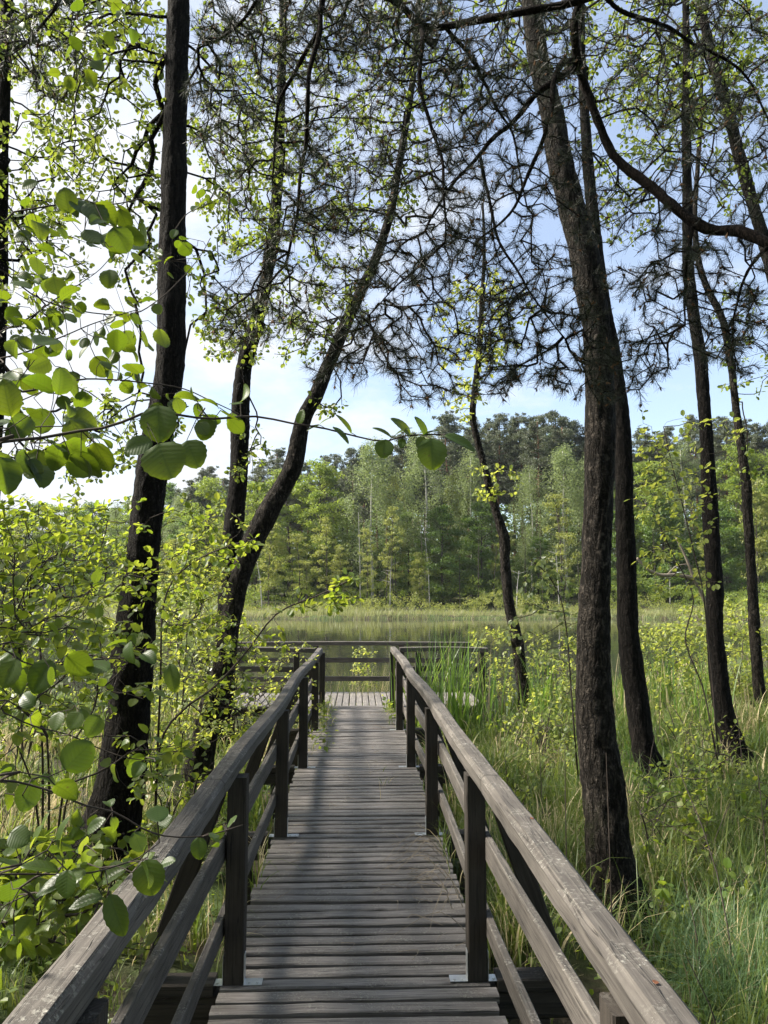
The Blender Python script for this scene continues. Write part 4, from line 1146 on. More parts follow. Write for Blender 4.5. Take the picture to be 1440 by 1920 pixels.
# ------------------------------------------------------------------ close alder branches with large leaves on the left
near = thing('alder_sapling', (-1.75, 1.35, -0.5), 'young alder reaching in from the left with large round leaves close by', 'sapling')
mb = MB()
sp_ = spline(np.array([[-1.75, 1.35, -0.65, 0.022], [-1.72, 1.38, 0.5, 0.02], [-1.68, 1.4, 1.5, 0.017], [-1.62, 1.45, 2.4, 0.013], [-1.55, 1.6, 3.4, 0.006]]), 60)
mb.tube(sp_[:, :3], sp_[:, 3], 8); mb.build('stem', M['twig'], near, True)
stem_at = lambda z: np.array([np.interp(z, sp_[:, 2], sp_[:, q]) for q in range(3)])
BR = [  # branch polylines (column, row, distance), radius
    ([(-60, 425, 1.75), (20, 400, 1.8), (70, 390, 1.8), (130, 380, 1.85), (215, 382, 1.9), (300, 360, 2.0)], 0.006),
    ([(-60, 470, 2.1), (20, 455, 2.1), (90, 452, 2.2), (150, 443, 2.2)], 0.004),
    ([(-60, 500, 2.2), (0, 505, 2.3), (60, 550, 2.4), (120, 575, 2.4), (230, 590, 2.5), (300, 560, 2.6), (370, 490, 2.7), (395, 445, 2.7)], 0.006),
    ([(-60, 640, 2.1), (0, 620, 2.2), (40, 600, 2.2), (110, 555, 2.3), (180, 510, 2.4), (210, 480, 2.4)], 0.006),
    ([(-60, 690, 1.9), (0, 672, 2.0), (60, 655, 2.0), (110, 635, 2.1), (170, 610, 2.2), (260, 580, 2.3)], 0.006),
    ([(-60, 740, 1.7), (40, 735, 1.8), (120, 715, 1.9), (190, 713, 2.0), (260, 718, 2.0), (340, 728, 2.1), (385, 745, 2.1), (470, 790, 2.1)], 0.006),
    ([(-80, 845, 1.25), (0, 828, 1.3), (80, 820, 1.35), (150, 803, 1.35), (215, 792, 1.35), (262, 776, 1.35), (330, 780, 1.4), (380, 788, 1.4), (430, 786, 1.45), (490, 783, 1.5), (540, 790, 1.5), (590, 797, 1.5), (650, 812, 1.55), (720, 826, 1.55), (770, 818, 1.55), (828, 816, 1.55)], 0.0065),
    ([(-80, 820, 1.4), (0, 812, 1.45), (60, 800, 1.5), (140, 798, 1.5)], 0.005),
    ([(-80, 1225, 1.5), (0, 1212, 1.55), (60, 1245, 1.6), (150, 1236, 1.65), (230, 1232, 1.7), (290, 1230, 1.7), (330, 1255, 1.7)], 0.005),
    ([(-80, 1330, 1.6), (0, 1335, 1.65), (60, 1360, 1.7), (130, 1375, 1.75), (190, 1402, 1.8), (240, 1420, 1.8), (290, 1432, 1.85)], 0.005),
    ([(-80, 1470, 1.3), (0, 1465, 1.35), (60, 1472, 1.4), (110, 1490, 1.4), (160, 1515, 1.45), (215, 1530, 1.5), (265, 1555, 1.5), (320, 1570, 1.55), (375, 1568, 1.6), (425, 1556, 1.65), (450, 1548, 1.65)], 0.0055),
    ([(-80, 1640, 1.2), (0, 1638, 1.25), (100, 1638, 1.3), (165, 1635, 1.3), (215, 1622, 1.35), (260, 1608, 1.4), (300, 1580, 1.45)], 0.005),
    ([(-40, 30, 2.4), (60, 20, 2.5), (140, 60, 2.5), (200, 40, 2.6), (250, 0, 2.6)], 0.004),
    ([(330, 430, 2.75), (355, 400, 2.75), (400, 375, 2.8), (440, 355, 2.8)], 0.003),
]
bm_ = MB(); roots = []
for pts, r_ in BR:
    p3 = poly(pts)
    s = spline(np.vstack([stem_at(np.clip(p3[0, 2] - 0.25, 0.1, 3.3)), p3]) if pts[0][0] < 0 else p3, 60)
    s = s + (np.stack([vnoise(s * 9 + k * 9, 50 + k) for k in range(3)], 1) - 0.5) * 0.014
    bm_.tube(s, np.linspace(r_ * 0.75, r_ * 0.22, 60), 6); roots.append(s[10:])
roots = np.vstack(roots)
VOL = [  # leaf positions: column, row, reach, distance range, number, leaf length
    (150, 415, 120, 65, 1.75, 2.0, 20, 0.066), (60, 440, 60, 60, 1.9, 2.2, 9, 0.055), (240, 455, 30, 20, 2.1, 2.3, 5, 0.06),
    (70, 560, 90, 90, 2.0, 2.6, 34, 0.062), (190, 610, 110, 60, 2.1, 2.6, 34, 0.062), (270, 590, 60, 40, 2.3, 2.6, 10, 0.055), (60, 680, 80, 50, 1.7, 2.1, 18, 0.066), (190, 680, 80, 45, 1.9, 2.2, 14, 0.066),
    (60, 770, 90, 40, 1.4, 1.8, 14, 0.068), (60, 845, 80, 30, 1.3, 1.5, 12, 0.066), (150, 830, 50, 30, 1.35, 1.5, 5, 0.066),
    (300, 735, 60, 25, 2.0, 2.1, 7, 0.055), (400, 765, 60, 22, 1.4, 1.6, 12, 0.046), (340, 500, 40, 60, 2.6, 2.8, 12, 0.055), (400, 370, 60, 25, 2.7, 2.9, 12, 0.055),
    (120, 70, 90, 80, 2.4, 2.7, 22, 0.06), (230, 30, 40, 30, 2.5, 2.7, 7, 0.06),
    (60, 1240, 70, 40, 1.5, 1.7, 7, 0.059), (230, 1225, 80, 35, 1.6, 1.75, 6, 0.054), (140, 1340, 110, 50, 1.6, 1.85, 8, 0.050), (250, 1420, 60, 25, 1.75, 1.9, 5, 0.050),
    (70, 1480, 80, 50, 1.3, 1.5, 8, 0.056), (220, 1530, 90, 35, 1.4, 1.55, 8, 0.050), (420, 1560, 35, 22, 1.58, 1.68, 5, 0.032), (60, 1620, 80, 60, 1.2, 1.4, 7, 0.059), (200, 1620, 90, 40, 1.3, 1.45, 7, 0.050),
    (40, 1750, 60, 80, 1.3, 1.6, 8, 0.050),
]
att, siz = [], []
for cx_, cy_, rx_, ry_, a_, b2, n_, s_ in VOL:
    att.append(ell(cx_, cy_, rx_, ry_, a_, b2, n_)); siz += [s_] * n_
att = np.vstack(att); siz = np.array(siz)
nodes, par, ends, order = grow(roots, att, 0.5, 0.03, 0.12)
skeleton(bm_, nodes, par, ends, 0.0009, 0.35, 0.004, 5)
lv = MB()
e = ends; n = len(e); d = nrm(nodes[e] - nodes[par[e]])
ax = nrm(d * 0.6 + rdir(n) * 0.7 + np.array([0.15, 0, -0.45]))
no = nrm(rdir(n) * 0.75 + np.array([0, -0.1, 0.8]))
pick = rng.integers(4, size=n); sz_ = siz[order] * rng.uniform(0.55, 1.05, n)
for q in range(4):
    k = pick == q
    lv.stamp(*LEAVES_HI[q], nodes[e][k], ax[k], no[k], sz_[k], None, rng.uniform(0.85, 1.1, int(k.sum())))
# the leaves that stand out one by one: (base column, row, distance, tip column, row, width as share of length, facing)
HERO = [
    (296, 760, 1.35, 300, 828, .95, .2), (285, 828, 1.33, 232, 845, .8, .2), (296, 832, 1.32, 322, 896, 1.15, .15), (350, 826, 1.4, 372, 876, .95, .2), (372, 792, 1.4, 388, 815, .9, .3), (340, 775, 1.4, 330, 745, .9, .6),
    (640, 1555, 1.0, 640, 1556, .1, .1),
    (560, 795, 1.5, 568, 768, .7, .6), (600, 797, 1.5, 575, 806, .4, .9), (598, 796, 1.5, 620, 782, .5, .8), (625, 800, 1.53, 655, 830, .35, .7), (660, 812, 1.55, 632, 776, .3, .6),
    (722, 824, 1.55, 718, 858, .95, .1), (735, 820, 1.55, 700, 800, .5, .7), (740, 816, 1.55, 772, 800, .45, .8), (755, 822, 1.55, 752, 840, .7, .4), (770, 816, 1.55, 735, 782, .6, .6), (790, 816, 1.55, 822, 806, .45, .8), (800, 818, 1.55, 780, 780, .5, .6),
    (808, 822, 1.52, 812, 880, .92, .1), (835, 814, 1.52, 892, 843, .42, .5), (795, 820, 1.55, 783, 838, .8, .3),
    (275, 1612, 1.35, 285, 1680, .95, .1), (300, 1622, 1.38, 328, 1612, .7, .7), (205, 1678, 1.3, 232, 1756, .55, .3), (192, 1680, 1.3, 128, 1702, .45, .8), (142, 1640, 1.28, 66, 1676, .55, .9), (110, 1632, 1.28, 40, 1620, .45, .9), (162, 1560, 1.42, 196, 1535, .6, .6), (20, 1560, 1.2, 52, 1580, 1.0, .3),
    (372, 1570, 1.6, 374, 1612, .8, .2), (392, 1562, 1.6, 412, 1578, .5, .8), (245, 1210, 1.68, 250, 1190, .9, .3), (318, 1245, 1.68, 328, 1298, .55, .2), (250, 1236, 1.66, 262, 1250, .5, .8), (95, 1238, 1.6, 60, 1300, .8, .2), (30, 1235, 1.5, 5, 1290, .8, .2), (150, 1335, 1.6, 130, 1368, 1.0, .4),
    (20, 780, 1.35, 5, 710, .8, .2), (330, 430, 2.6, 322, 446, .8, .2), (205, 505, 2.2, 204, 540, .9, .2), (70, 340, 1.8, 40, 352, .8, .2), (60, 440, 1.85, 25, 445, .9, .2), (130, 400, 1.8, 120, 350, .8, .3), (160, 380, 1.8, 200, 420, .7, .3), (190, 440, 1.9, 240, 470, .75, .3),
]
for a, c_, Y_, tx, ty, w_, fc in HERO:
    if w_ < 0.2: continue
    p0 = P(a, c_, Y_); p1 = P(tx, ty, Y_ - 0.01); L_ = np.linalg.norm(p1 - p0)
    no_ = nrm(np.array([0, -1.0, 0.15]) * (1 - fc) + np.array([0.1, -0.25, 1.0]) * fc)
    lv.stamp(*LEAF_HI, p0[None], (p1 - p0)[None], no_[None], L_, np.array([rng.random()]), np.array([w_ / 0.86]))
    j = int(np.argmin(((roots - p0) ** 2).sum(1)))
    bm_.segs(roots[j][None], p0[None], 0.0009, 0.0007, 4)
lv.build('leaves', M['leaf_near'], near, True)
bm_.build('branches', M['twig'], near, True)

# ------------------------------------------------------------------ shrubs and saplings
def shrub(name, label, base, vols, per, leaf, lsize, stems=4, spread=0.35, r0=0.0017, cat='shrub', shape=LEAF_LO, guide=None, alpha=0.45, flat=0.75, group=None, bark='twig', droop=0.25, hgt=0.6):
    base = np.asarray(base, float)
    root = thing(name, base, label, cat, group)
    att = np.vstack(vols)
    att = att[att[:, 2] > ground(att[:, 0], att[:, 1]) + 0.08]
    rts = []
    if guide is not None:
        for g_ in guide: rts.append(spline(np.vstack([base, poly(g_)]), 40))
    else:
        c = att.mean(0)
        for k in range(stems):
            tgt = att[rng.integers(len(att))]
            b0 = base + np.r_[rng.normal(0, 0.05, 2), -0.1]
            mid = b0 * 0.5 + tgt * 0.5; mid[:2] = b0[:2] * 0.62 + tgt[:2] * 0.38
            rts.append(spline(np.array([b0, mid, b0 * 0.25 + tgt * 0.75]), 16))
    rts = np.vstack(rts)
    nodes, par, ends, order = grow(rts, att, alpha, 0.07, 0.14)
    tw = MB()
    n_ = 40 if guide is not None else 16
    for k in range(0, len(rts), n_):
        tw.tube(rts[k:k + n_], np.linspace(0.011, 0.004, n_) * (1.0 if guide is None else 1.2), 6)
    skeleton(tw, nodes, par, ends, r0, 0.4, 0.011, 4); tw.build('stems', M[bark], root, True)
    lf = MB(); leaf_spray(lf, nodes, par, ends, per, lsize, shape, lsize * 0.9, droop, flat, 0.25); lf.build('leaves', M[leaf], root)
    return root


gp = lambda px, py: G(px, py, -0.46)
shrub('alder_shrub', 'leafy alder bush in front of the thickest left trunk, close to the left railing', gp(90, 1690),
      [box(-80, 200, 1000, 1500, 2.7, 4.2, 75), ell(80, 1150, 120, 150, 2.8, 4.2, 50), ell(310, 1420, 90, 70, 3.3, 4.4, 16), ell(240, 1190, 50, 30, 3.4, 3.8, 7), ell(250, 1300, 50, 20, 3.4, 3.8, 4)], 5, 'leaf_mid', 0.050, 5, shape=LEAF_MID)
shrub('alder_shrub', 'wide spreading alder bush with layered twigs at the left edge', gp(40, 1440),
      [box(-80, 420, 930, 1180, 5, 8.0, 250), ell(80, 1060, 200, 110, 5, 7.5, 170), ell(60, 970, 140, 40, 5, 7, 40), box(-80, 260, 1150, 1400, 5, 7.5, 150)], 6, 'leaf_mid', 0.056, 6)
shrub('alder_shrub', 'bright alder bush between the thickest left trunk and the curved trunk', gp(330, 1440),
      [box(290, 430, 1000, 1420, 7.0, 9.2, 190), ell(370, 1130, 70, 130, 7, 9, 110), ell(340, 1330, 70, 80, 7, 8.6, 80), ell(420, 980, 45, 25, 7.4, 8.2, 12)], 6, 'leaf_yellow', 0.05, 6)
shrub('alder_shrub', 'alder bush at the foot of the curved trunk, one branch poking out over the railing', gp(290, 1560),
      [ell(400, 1260, 110, 70, 5.4, 6.6, 40), ell(470, 1190, 90, 40, 5.4, 6.2, 26), ell(580, 1125, 90, 22, 5.5, 6.0, 24), ell(650, 1090, 24, 10, 5.6, 5.9, 6), ell(340, 1150, 40, 90, 5.4, 6.2, 24), ell(440, 1330, 60, 60, 5.5, 6.4, 20), ell(380, 1040, 90, 30, 5.5, 6.2, 18), ell(450, 1015, 40, 14, 5.5, 6.0, 8)], 5, 'leaf_mid', 0.055, guide=[[(300, 1400, 5.8), (345, 1330, 5.8), (400, 1290, 5.7), (460, 1225, 5.7), (520, 1150, 5.7), (600, 1115, 5.7), (662, 1085, 5.7)], [(300, 1300, 5.8), (310, 1120, 5.8), (370, 1050, 5.7), (470, 1010, 5.7)]])
shrub('alder_shrub', 'low bright bush in the shade below the left railing', gp(60, 1800),
      [box(-60, 300, 1560, 1790, 2.1, 3.2, 90), ell(120, 1620, 150, 70, 2.2, 3.2, 50), ell(40, 1700, 60, 90, 2.0, 2.6, 30)], 5, 'leaf_mid', 0.045, 5, shape=LEAF_MID)
shrub('alder_shrub', 'small bush beside the left railing behind the curved trunk', gp(440, 1395),
      [box(400, 600, 1200, 1380, 8.6, 11.0, 110), ell(510, 1310, 70, 70, 8.6, 10.5, 70), ell(440, 1200, 50, 60, 8.6, 10, 40)], 6, 'leaf_yellow', 0.045, 5)
shrub('willow_shrub', 'sunlit bush at the water beyond the bright alder bush on the left', gp(330, 1360),
      [box(270, 450, 1080, 1330, 10.5, 13.5, 200), ell(350, 1200, 90, 110, 10.5, 13, 120)], 7, 'leaf_pale', 0.052, 7)
shrub('willow_shrub', 'sunlit willow bush at the water near the left edge', gp(90, 1345),
      [box(-80, 230, 1130, 1320, 11, 14, 200)], 6, 'leaf_yellow', 0.055, 6)
shrub('alder_shrub', 'knee-high bush just in front of the curved trunk', gp(310, 1550),
      [box(240, 440, 1400, 1560, 5.3, 6.8, 60)], 5, 'leaf_mid', 0.045, 4)
# right side
shrub('birch_sapling', 'slim birch sapling with pale drooping leaves left of the thickest right trunk', G(1086, 1480, -0.44),
      [ell(1010, 1055, 26, 20, 6.9, 7.3, 10), ell(1045, 1085, 22, 30, 6.9, 7.3, 10), ell(1000, 1100, 30, 20, 6.9, 7.3, 9), ell(1020, 1135, 50, 14, 6.9, 7.4, 12), ell(1070, 1170, 28, 40, 6.9, 7.4, 14), ell(970, 1185, 30, 30, 7, 7.6, 12), ell(1050, 1270, 50, 60, 7, 7.6, 26), ell(1080, 1360, 40, 60, 7, 7.4, 14)],
      4, 'leaf_pale', 0.05, cat='sapling', guide=[[(1079, 1400, 7.1), (1070, 1280, 7.1), (1062, 1180, 7.1), (1050, 1120, 7.1), (1025, 1075, 7.1), (995, 1050, 7.1)]], droop=0.9, flat=0.3)
shrub('alder_sapling', 'young alder with yellow-green leaves before the slender dark trunk on the right', G(1352, 1450, -0.44),
      [ell(1245, 800, 60, 40, 7.4, 8.6, 14), ell(1215, 860, 40, 50, 7.4, 8.4, 16), ell(1285, 880, 60, 70, 7.4, 8.6, 28), ell(1220, 940, 40, 40, 7.4, 8.4, 18), ell(1270, 990, 60, 50, 7.4, 8.4, 24), ell(1240, 1050, 40, 30, 7.4, 8.2, 14), ell(1290, 1090, 60, 30, 7.4, 8.2, 10), ell(1350, 800, 60, 30, 7.5, 8.4, 10), ell(1310, 950, 30, 60, 7.5, 8.2, 12), ell(1225, 1110, 20, 14, 7.5, 8, 5)],
      4, 'leaf_yellow', 0.066, cat='sapling', guide=[[(1345, 1390, 8.0), (1332, 1240, 8.0), (1318, 1110, 8.0), (1302, 1040, 8.0), (1283, 960, 8.0), (1262, 880, 8.0), (1244, 800, 8.0)], [(1340, 1400, 8.0), (1318, 1290, 8.0), (1285, 1200, 8.0), (1300, 1120, 8.0), (1262, 1040, 8.0), (1225, 960, 8.0)]], bark='twig')
for k, (bx, by, vols_, lf_, ls, lab) in enumerate([
    (1330, 1338, [box(1270, 1345, 1140, 1300, 13, 16, 170)], 'leaf_yellow', 0.075, 'yellow-green bush seen between the young alder and the slender dark trunk'),
    (1390, 1322, [box(1345, 1420, 1120, 1310, 14, 17, 210)], 'leaf_yellow', 0.078, 'yellow-green bush between the slender dark trunk and the thinnest grey trunk'),
    (1450, 1325, [box(1415, 1520, 1130, 1330, 13, 16, 220)], 'leaf_yellow', 0.075, 'yellow-green bush at the right edge behind the thinnest grey trunk'),
    (1235, 1330, [box(1195, 1280, 1170, 1310, 13, 16, 150)], 'leaf_yellow', 0.07, 'low bright bush right of the pair of thick trunks'),
    (1050, 1345, [box(990, 1100, 1190, 1330, 12.5, 15, 170)], 'leaf_yellow', 0.065, 'yellow-green bush between the thin crooked trunk and the thickest right trunk'),
    (920, 1335, [box(885, 965, 1180, 1310, 12.8, 14.6, 120)], 'leaf_yellow', 0.06, 'leafy bush left of the foot of the thin crooked trunk'),
    (1300, 1500, [box(1240, 1400, 1340, 1500, 7, 9.5, 110), ell(1300, 1420, 60, 60, 7, 9, 30)], 'leaf_yellow', 0.05, 'low leafy bush in the grass before the slender dark trunk'),
    (1010, 1440, [box(940, 1085, 1320, 1450, 8.5, 10.5, 110)], 'leaf_yellow', 0.045, 'low leafy bush in the grass left of the thickest right trunk'),
    (1225, 1640, [box(1185, 1340, 1430, 1620, 5.2, 7, 90)], 'leaf_mid', 0.05, 'small leafy bush at the foot of the thickest right trunk'),
    (676, 1290, [box(655, 705, 1212, 1290, 14.6, 15.4, 70)], 'leaf_yellow', 0.06, 'small yellow-green bush behind the lakeside rail above the boardwalk end'),
]):
    b0 = gp(bx, by)
    shrub('willow_shrub' if lf_ != 'leaf_mid' else 'alder_shrub', lab, b0, vols_, 7 if k < 6 else 4, lf_, ls, 5, r0=0.0018)

for px, py, tx, ty, rx_, ry_, n_, lf_, ls, lab in [
    (1300, 1640, 1296, 1530, 40, 60, 22, 'leaf_yellow', 0.055, 'leafy seedling in the grass right of the thickest trunk foot'),
    (1240, 1780, 1255, 1690, 45, 45, 14, 'leaf_mid', 0.055, 'broad-leaved seedling low in the grass before the thickest trunk'),
    (1145, 1740, 1136, 1610, 16, 40, 6, 'leaf_yellow', 0.045, 'twig with three small leaves standing before the thickest trunk'),
    (975, 1560, 985, 1470, 40, 50, 20, 'leaf_yellow', 0.05, 'seedling in the grass close behind the right railing'),
    (1020, 1440, 1030, 1340, 50, 60, 34, 'leaf_yellow', 0.055, 'taller seedling between the thin crooked trunk and the thickest trunk'),
    (1420, 1600, 1410, 1490, 45, 60, 26, 'leaf_mid', 0.055, 'leafy seedling at the right edge in front of the slender dark trunk'),
    (1285, 1420, 1270, 1310, 50, 60, 36, 'leaf_yellow', 0.055, 'seedling behind the fallen-leaf patch right of the pair of thick trunks'),
    (925, 1440, 935, 1350, 40, 40, 22, 'leaf_mid', 0.05, 'seedling at the right railing below the thin crooked trunk'),
    (1395, 1740, 1380, 1660, 50, 40, 14, 'leaf_mid', 0.06, 'broad-leaved seedling among the sedge near the right edge')]:
    b0 = gp(px, py); Yb = b0[1]
    shrub('alder_seedling', lab.replace('behind the fallen-leaf patch ', ''), b0, [ell(tx, ty, rx_, ry_, Yb - 0.35, Yb + 0.35, n_)], 3, lf_, ls, 3, r0=0.0015, cat='seedling', shape=LEAF_MID)
mb = MB()
for _ in range(170):
    y_ = rng.random() ** 1.2 * 12 + 2.0; x_ = rng.choice([-1, 1, 1]) * (0.95 + rng.random() * y_ * 0.6); z_ = float(ground(x_, y_))
    if z_ < WATER_Z: continue
    h_ = rng.uniform(0.4, 1.3); l_ = rng.normal(0, 0.22, 2) * h_
    mb.tube(spline(np.array([[x_, y_, z_ - 0.05], [x_ + l_[0] * 0.3, y_ + l_[1] * 0.3, z_ + h_ * 0.55], [x_ + l_[0], y_ + l_[1], z_ + h_]]), 7), np.linspace(0.005, 0.0018, 7), 4)
tag(mb.build('dead_stalks', M['twig']), 'dead stalks and bare twigs standing in the marsh grass', 'stalks', kind='stuff')

# bleached dead branch leaning against the slender dark trunk
mb = MB()
s = spline(poly([(1356, 1400, 10.0), (1348, 1250, 9.95), (1336, 1165, 9.9), (1316, 1115, 9.9), (1300, 1082, 9.9), (1286, 1045, 9.9), (1268, 1008, 9.9)]), 40); mb.tube(s, np.linspace(0.045, 0.014, 40), 9)
s2 = spline(poly([(1302, 1085, 9.9), (1270, 1078, 9.9), (1238, 1078, 9.9), (1214, 1066, 9.9), (1194, 1046, 9.9)]), 30); mb.tube(s2, np.linspace(0.03, 0.016, 30), 9)
s3 = spline(poly([(1252, 1077, 9.9), (1268, 1062, 9.9), (1290, 1058, 9.9), (1300, 1064, 9.9)]), 14); mb.tube(s3, np.linspace(0.012, 0.005, 14), 6)
tag(mb.build('dead_branch', M['dead'], None, True), 'bleached forked dead branch leaning by the slender dark trunk on the right', 'branch')
# ------------------------------------------------------------------ cattails, sedge, grass
for k, (px, Y_, n_, h_, lab) in enumerate([
    (808, 11.5, 48, 1.75, 'tall cattail clump just right of the right railing end'), (846, 11.3, 76, 1.85, 'densest tall cattail clump beside the right wing of the platform'),
    (905, 11.2, 46, 1.5, 'cattail clump before the thin crooked trunk'), (765, 11.8, 14, 1.6, 'sparse cattail clump touching the right railing end'),
    (1160, 13.0, 50, 1.6, 'cattail clump seen between the pair of thick trunks'), (1235, 13.4, 60, 1.55, 'cattail clump right of the pair of thick trunks'),
    (1010, 12.6, 46, 1.4, 'cattail clump right of the thin crooked trunk'), (1300, 12.2, 40, 1.4, 'cattail clump left of the slender dark trunk')]):
    p0 = P(px, YH, Y_); p0[2] = ground(p0[0], p0[1])
    mb = MB(); bb = p0 + np.stack([rng.normal(0, 0.16, n_), rng.normal(0, 0.2, n_), np.full(n_, -0.08)], 1)
    blades(mb, bb, h_ * rng.uniform(0.6, 1.12, n_), rng.uniform(0.05, 0.45, n_) * h_ * 0.8, rng.uniform(0.018, 0.030, n_), 7, 0.35)
    o = mb.build('cattail_clump', M['reed']); tag(o, lab, 'cattails', 'cattail clumps at the near shore')
for px, py, n_, h_, lab in [(1400, 1900, 700, 0.62, 'big blue-green sedge tussock in the bottom right corner'), (1330, 1800, 420, 0.55, 'blue-green sedge tussock left of the corner tussock'), (1480, 1760, 420, 0.6, 'blue-green sedge tussock at the right edge above the corner one'),
                            (930, 1500, 260, 0.5, 'sedge tussock tight behind the right railing'), (700, 1300, 520, 0.98, 'grass tussock under the lakeside rail at the boardwalk end')]:
    if py > 1310: p0 = G(px, py, -0.42)
    else: p0 = np.array([P(px, py, 14.62)[0], 14.62, -0.4])
    if px == 930: p0 = np.array([1.05, 6.3, -0.45])
    mb = MB(); bb = p0 + np.stack([rng.normal(0, 0.16 if px != 700 else 0.38, n_), rng.normal(0, 0.16, n_), np.full(n_, -0.05)], 1)
    blades(mb, bb, h_ * rng.uniform(0.7, 1.25, n_), rng.uniform(0.1, 0.6, n_), rng.uniform(0.004, 0.007, n_), 7, 0.75)
    tag(mb.build('sedge_tussock', M['sedge'] if px != 700 else M['grass']), lab, 'sedge')


FEET = [(P(1157, 1712, 5.3)[0], 5.2, 0.42), (1.45, 4.3, 0.45), (1.25, 3.4, 0.4), (P(1240, 1490, 8.6)[0], 8.5, 0.4), (P(1392, 1452, 9.6)[0], 9.5, 0.4), (P(190, 1612, 6.4)[0], 6.3, 0.5), (P(362, 1492, 8.6)[0], 8.5, 0.4), (-1.3, 4.0, 0.5), (-1.2, 2.9, 0.5)]


def meadow(name, label, n, sidef, hmin, hmax, m_):
    """Marsh grass scattered on one side of the boardwalk, thinning out with distance."""
    nt_ = n // 34
    yt = np.where(rng.random(nt_) < 0.85, rng.random(nt_) ** 1.25 * 18 + 1.0, rng.uniform(1, 30, nt_))
    xt = sidef * (0.86 + rng.random(nt_) * (yt * (0.60 if sidef > 0 else 0.62) + 0.7))
    ct_ = rng.random(nt_)
    id_ = np.repeat(np.arange(nt_), 34); n = len(id_)
    sp_r = np.abs(rng.normal(0, 0.055 + 0.006 * yt[id_], n)); an_ = rng.uniform(0, 6.28, n)
    x_ = xt[id_] + sp_r * np.cos(an_); y_ = yt[id_] + sp_r * np.sin(an_)
    c_ = ct_[id_]; c2 = vnoise(np.stack([x_ * 0.5, y_ * 0.5, x_ * 0], -1), 62)
    g_ = ground(x_, y_)
    bare = np.exp(-(np.abs(xt[id_]) - 0.8) / 0.5) * np.clip((6.5 - y_) / 3, 0, 1)
    plat = (np.abs(x_) < 2.55) & (y_ > 12.2) & (y_ < 14.3)
    k = (rng.random(nt_)[id_] > 1.1 * bare) & (g_ > WATER_Z + 0.0) & ~plat & (np.abs(x_) > 0.74)
    for fx, fy, fr in FEET: k &= (np.hypot(x_ - fx, y_ - fy) > fr * (0.7 + 0.6 * rng.random(n)))
    x_, y_, g_, c_, c2 = x_[k], y_[k], g_[k], c_[k], c2[k]; n = len(x_)
    h_ = (hmin + (hmax - hmin) * (0.5 * c2 + 0.5 * c_)) * rng.uniform(0.45, 1.2, n)
    mb = MB()
    rn = np.clip(-0.02 + 0.6 * vnoise(np.stack([x_ * 0.9, y_ * 0.9, x_ * 0], -1), 63) + 0.4 * ((c_ * 7.31) % 1.0) + rng.normal(0, 0.16, n), 0, 1)
    blades(mb, np.stack([x_, y_, g_ - 0.03], 1), h_, rng.uniform(0.1, 0.95, n) * h_, rng.uniform(0.005, 0.010, n) * np.where(rng.random(n) < 0.12, 2.0, 1) * (1 + y_ * 0.07), 5, 0.65, rn)
    return tag(mb.build(name, m_), label, 'grass', kind='stuff')


meadow('marsh_grass', 'tall marsh grass, partly straw coloured, right of the boardwalk', 72000, 1, 0.30, 0.88, M['grass'])
meadow('marsh_grass', 'marsh grass left of the boardwalk', 44000, -1, 0.25, 0.65, M['grass'])
# low leafy ground cover
mb = MB(); n = 2600
y_ = rng.random(n) ** 1.2 * 12 + 1.2; x_ = rng.choice([-1, 1], n) * (0.8 + rng.random(n) * y_ * 0.6); z_ = ground(x_, y_)
k = z_ > WATER_Z + 0.02; bs = np.stack([x_, y_, z_ + rng.uniform(0.03, 0.25, n)], 1)[k]
nn_ = len(bs) * 4; p_ = np.repeat(bs, 4, 0) + rng.normal(0, 0.04, (nn_, 3))
ax = rdir(nn_); ax[:, 2] *= 0.4
mb.stamp(*LEAF_LO, p_, ax, rdir(nn_) * 0.5 + [0, 0, 1], rng.uniform(0.02, 0.05, nn_))
tag(mb.build('ground_cover', M['leaf_mid']), 'low leafy plants covering the marsh ground', 'plants', kind='stuff')

# weeds and straw on the planks
mb = MB(); bb, hh = [], []
for x0, y0, n_, h_ in [(-0.5, 10.4, 60, 0.3), (-0.45, 11.6, 70, 0.35), (-0.5, 8.8, 30, 0.2), (0.5, 11.7, 50, 0.28), (0.55, 10.6, 30, 0.22), (0.22, 7.3, 8, 0.22), (0.60, 5.4, 26, 0.4), (-0.60, 5.0, 30, 0.42), (0.62, 6.6, 30, 0.35), (-0.64, 4.2, 20, 0.35), (0.63, 4.4, 20, 0.3)]:
    bb.append(np.stack([rng.normal(x0, 0.07 if abs(x0) < 0.56 else 0.02, n_), rng.normal(y0, 0.2, n_), np.full(n_, -0.03)], 1)); hh.append(np.full(n_, h_))
bb = np.vstack(bb); hh = np.concatenate(hh)
blades(mb, bb, hh * rng.uniform(0.4, 1.2, len(bb)), hh * rng.uniform(0.2, 0.9, len(bb)), rng.uniform(0.004, 0.009, len(bb)), 5, 0.7)
tag(mb.build('deck_grass', M['grass']), 'grass growing up through and beside the planks', 'grass', kind='stuff')
mb = MB(); n = 90
x0 = np.r_[rng.normal(0.42, 0.14, 40), rng.uniform(-0.55, 0.55, 50)]; y0 = np.r_[rng.normal(4.9, 0.5, 40), rng.uniform(2.6, 12, 50)]
for a, c_ in zip(x0, y0):
    th = rng.uniform(0, 6.28); l_ = rng.uniform(0.06, 0.22); q = np.array([math.cos(th), math.sin(th), 0])
    s = spline(np.array([[a, c_, 0.006], np.array([a, c_, 0.012]) + q * l_ * 0.5 + [rng.normal(0, 0.03), rng.normal(0, 0.03), 0.01], np.array([a, c_, 0.007]) + q * l_]), 8)
    s[:, 0] = np.clip(s[:, 0], -0.57, 0.57)
    mb.tube(s, np.linspace(0.0021, 0.0009, 8), 4)
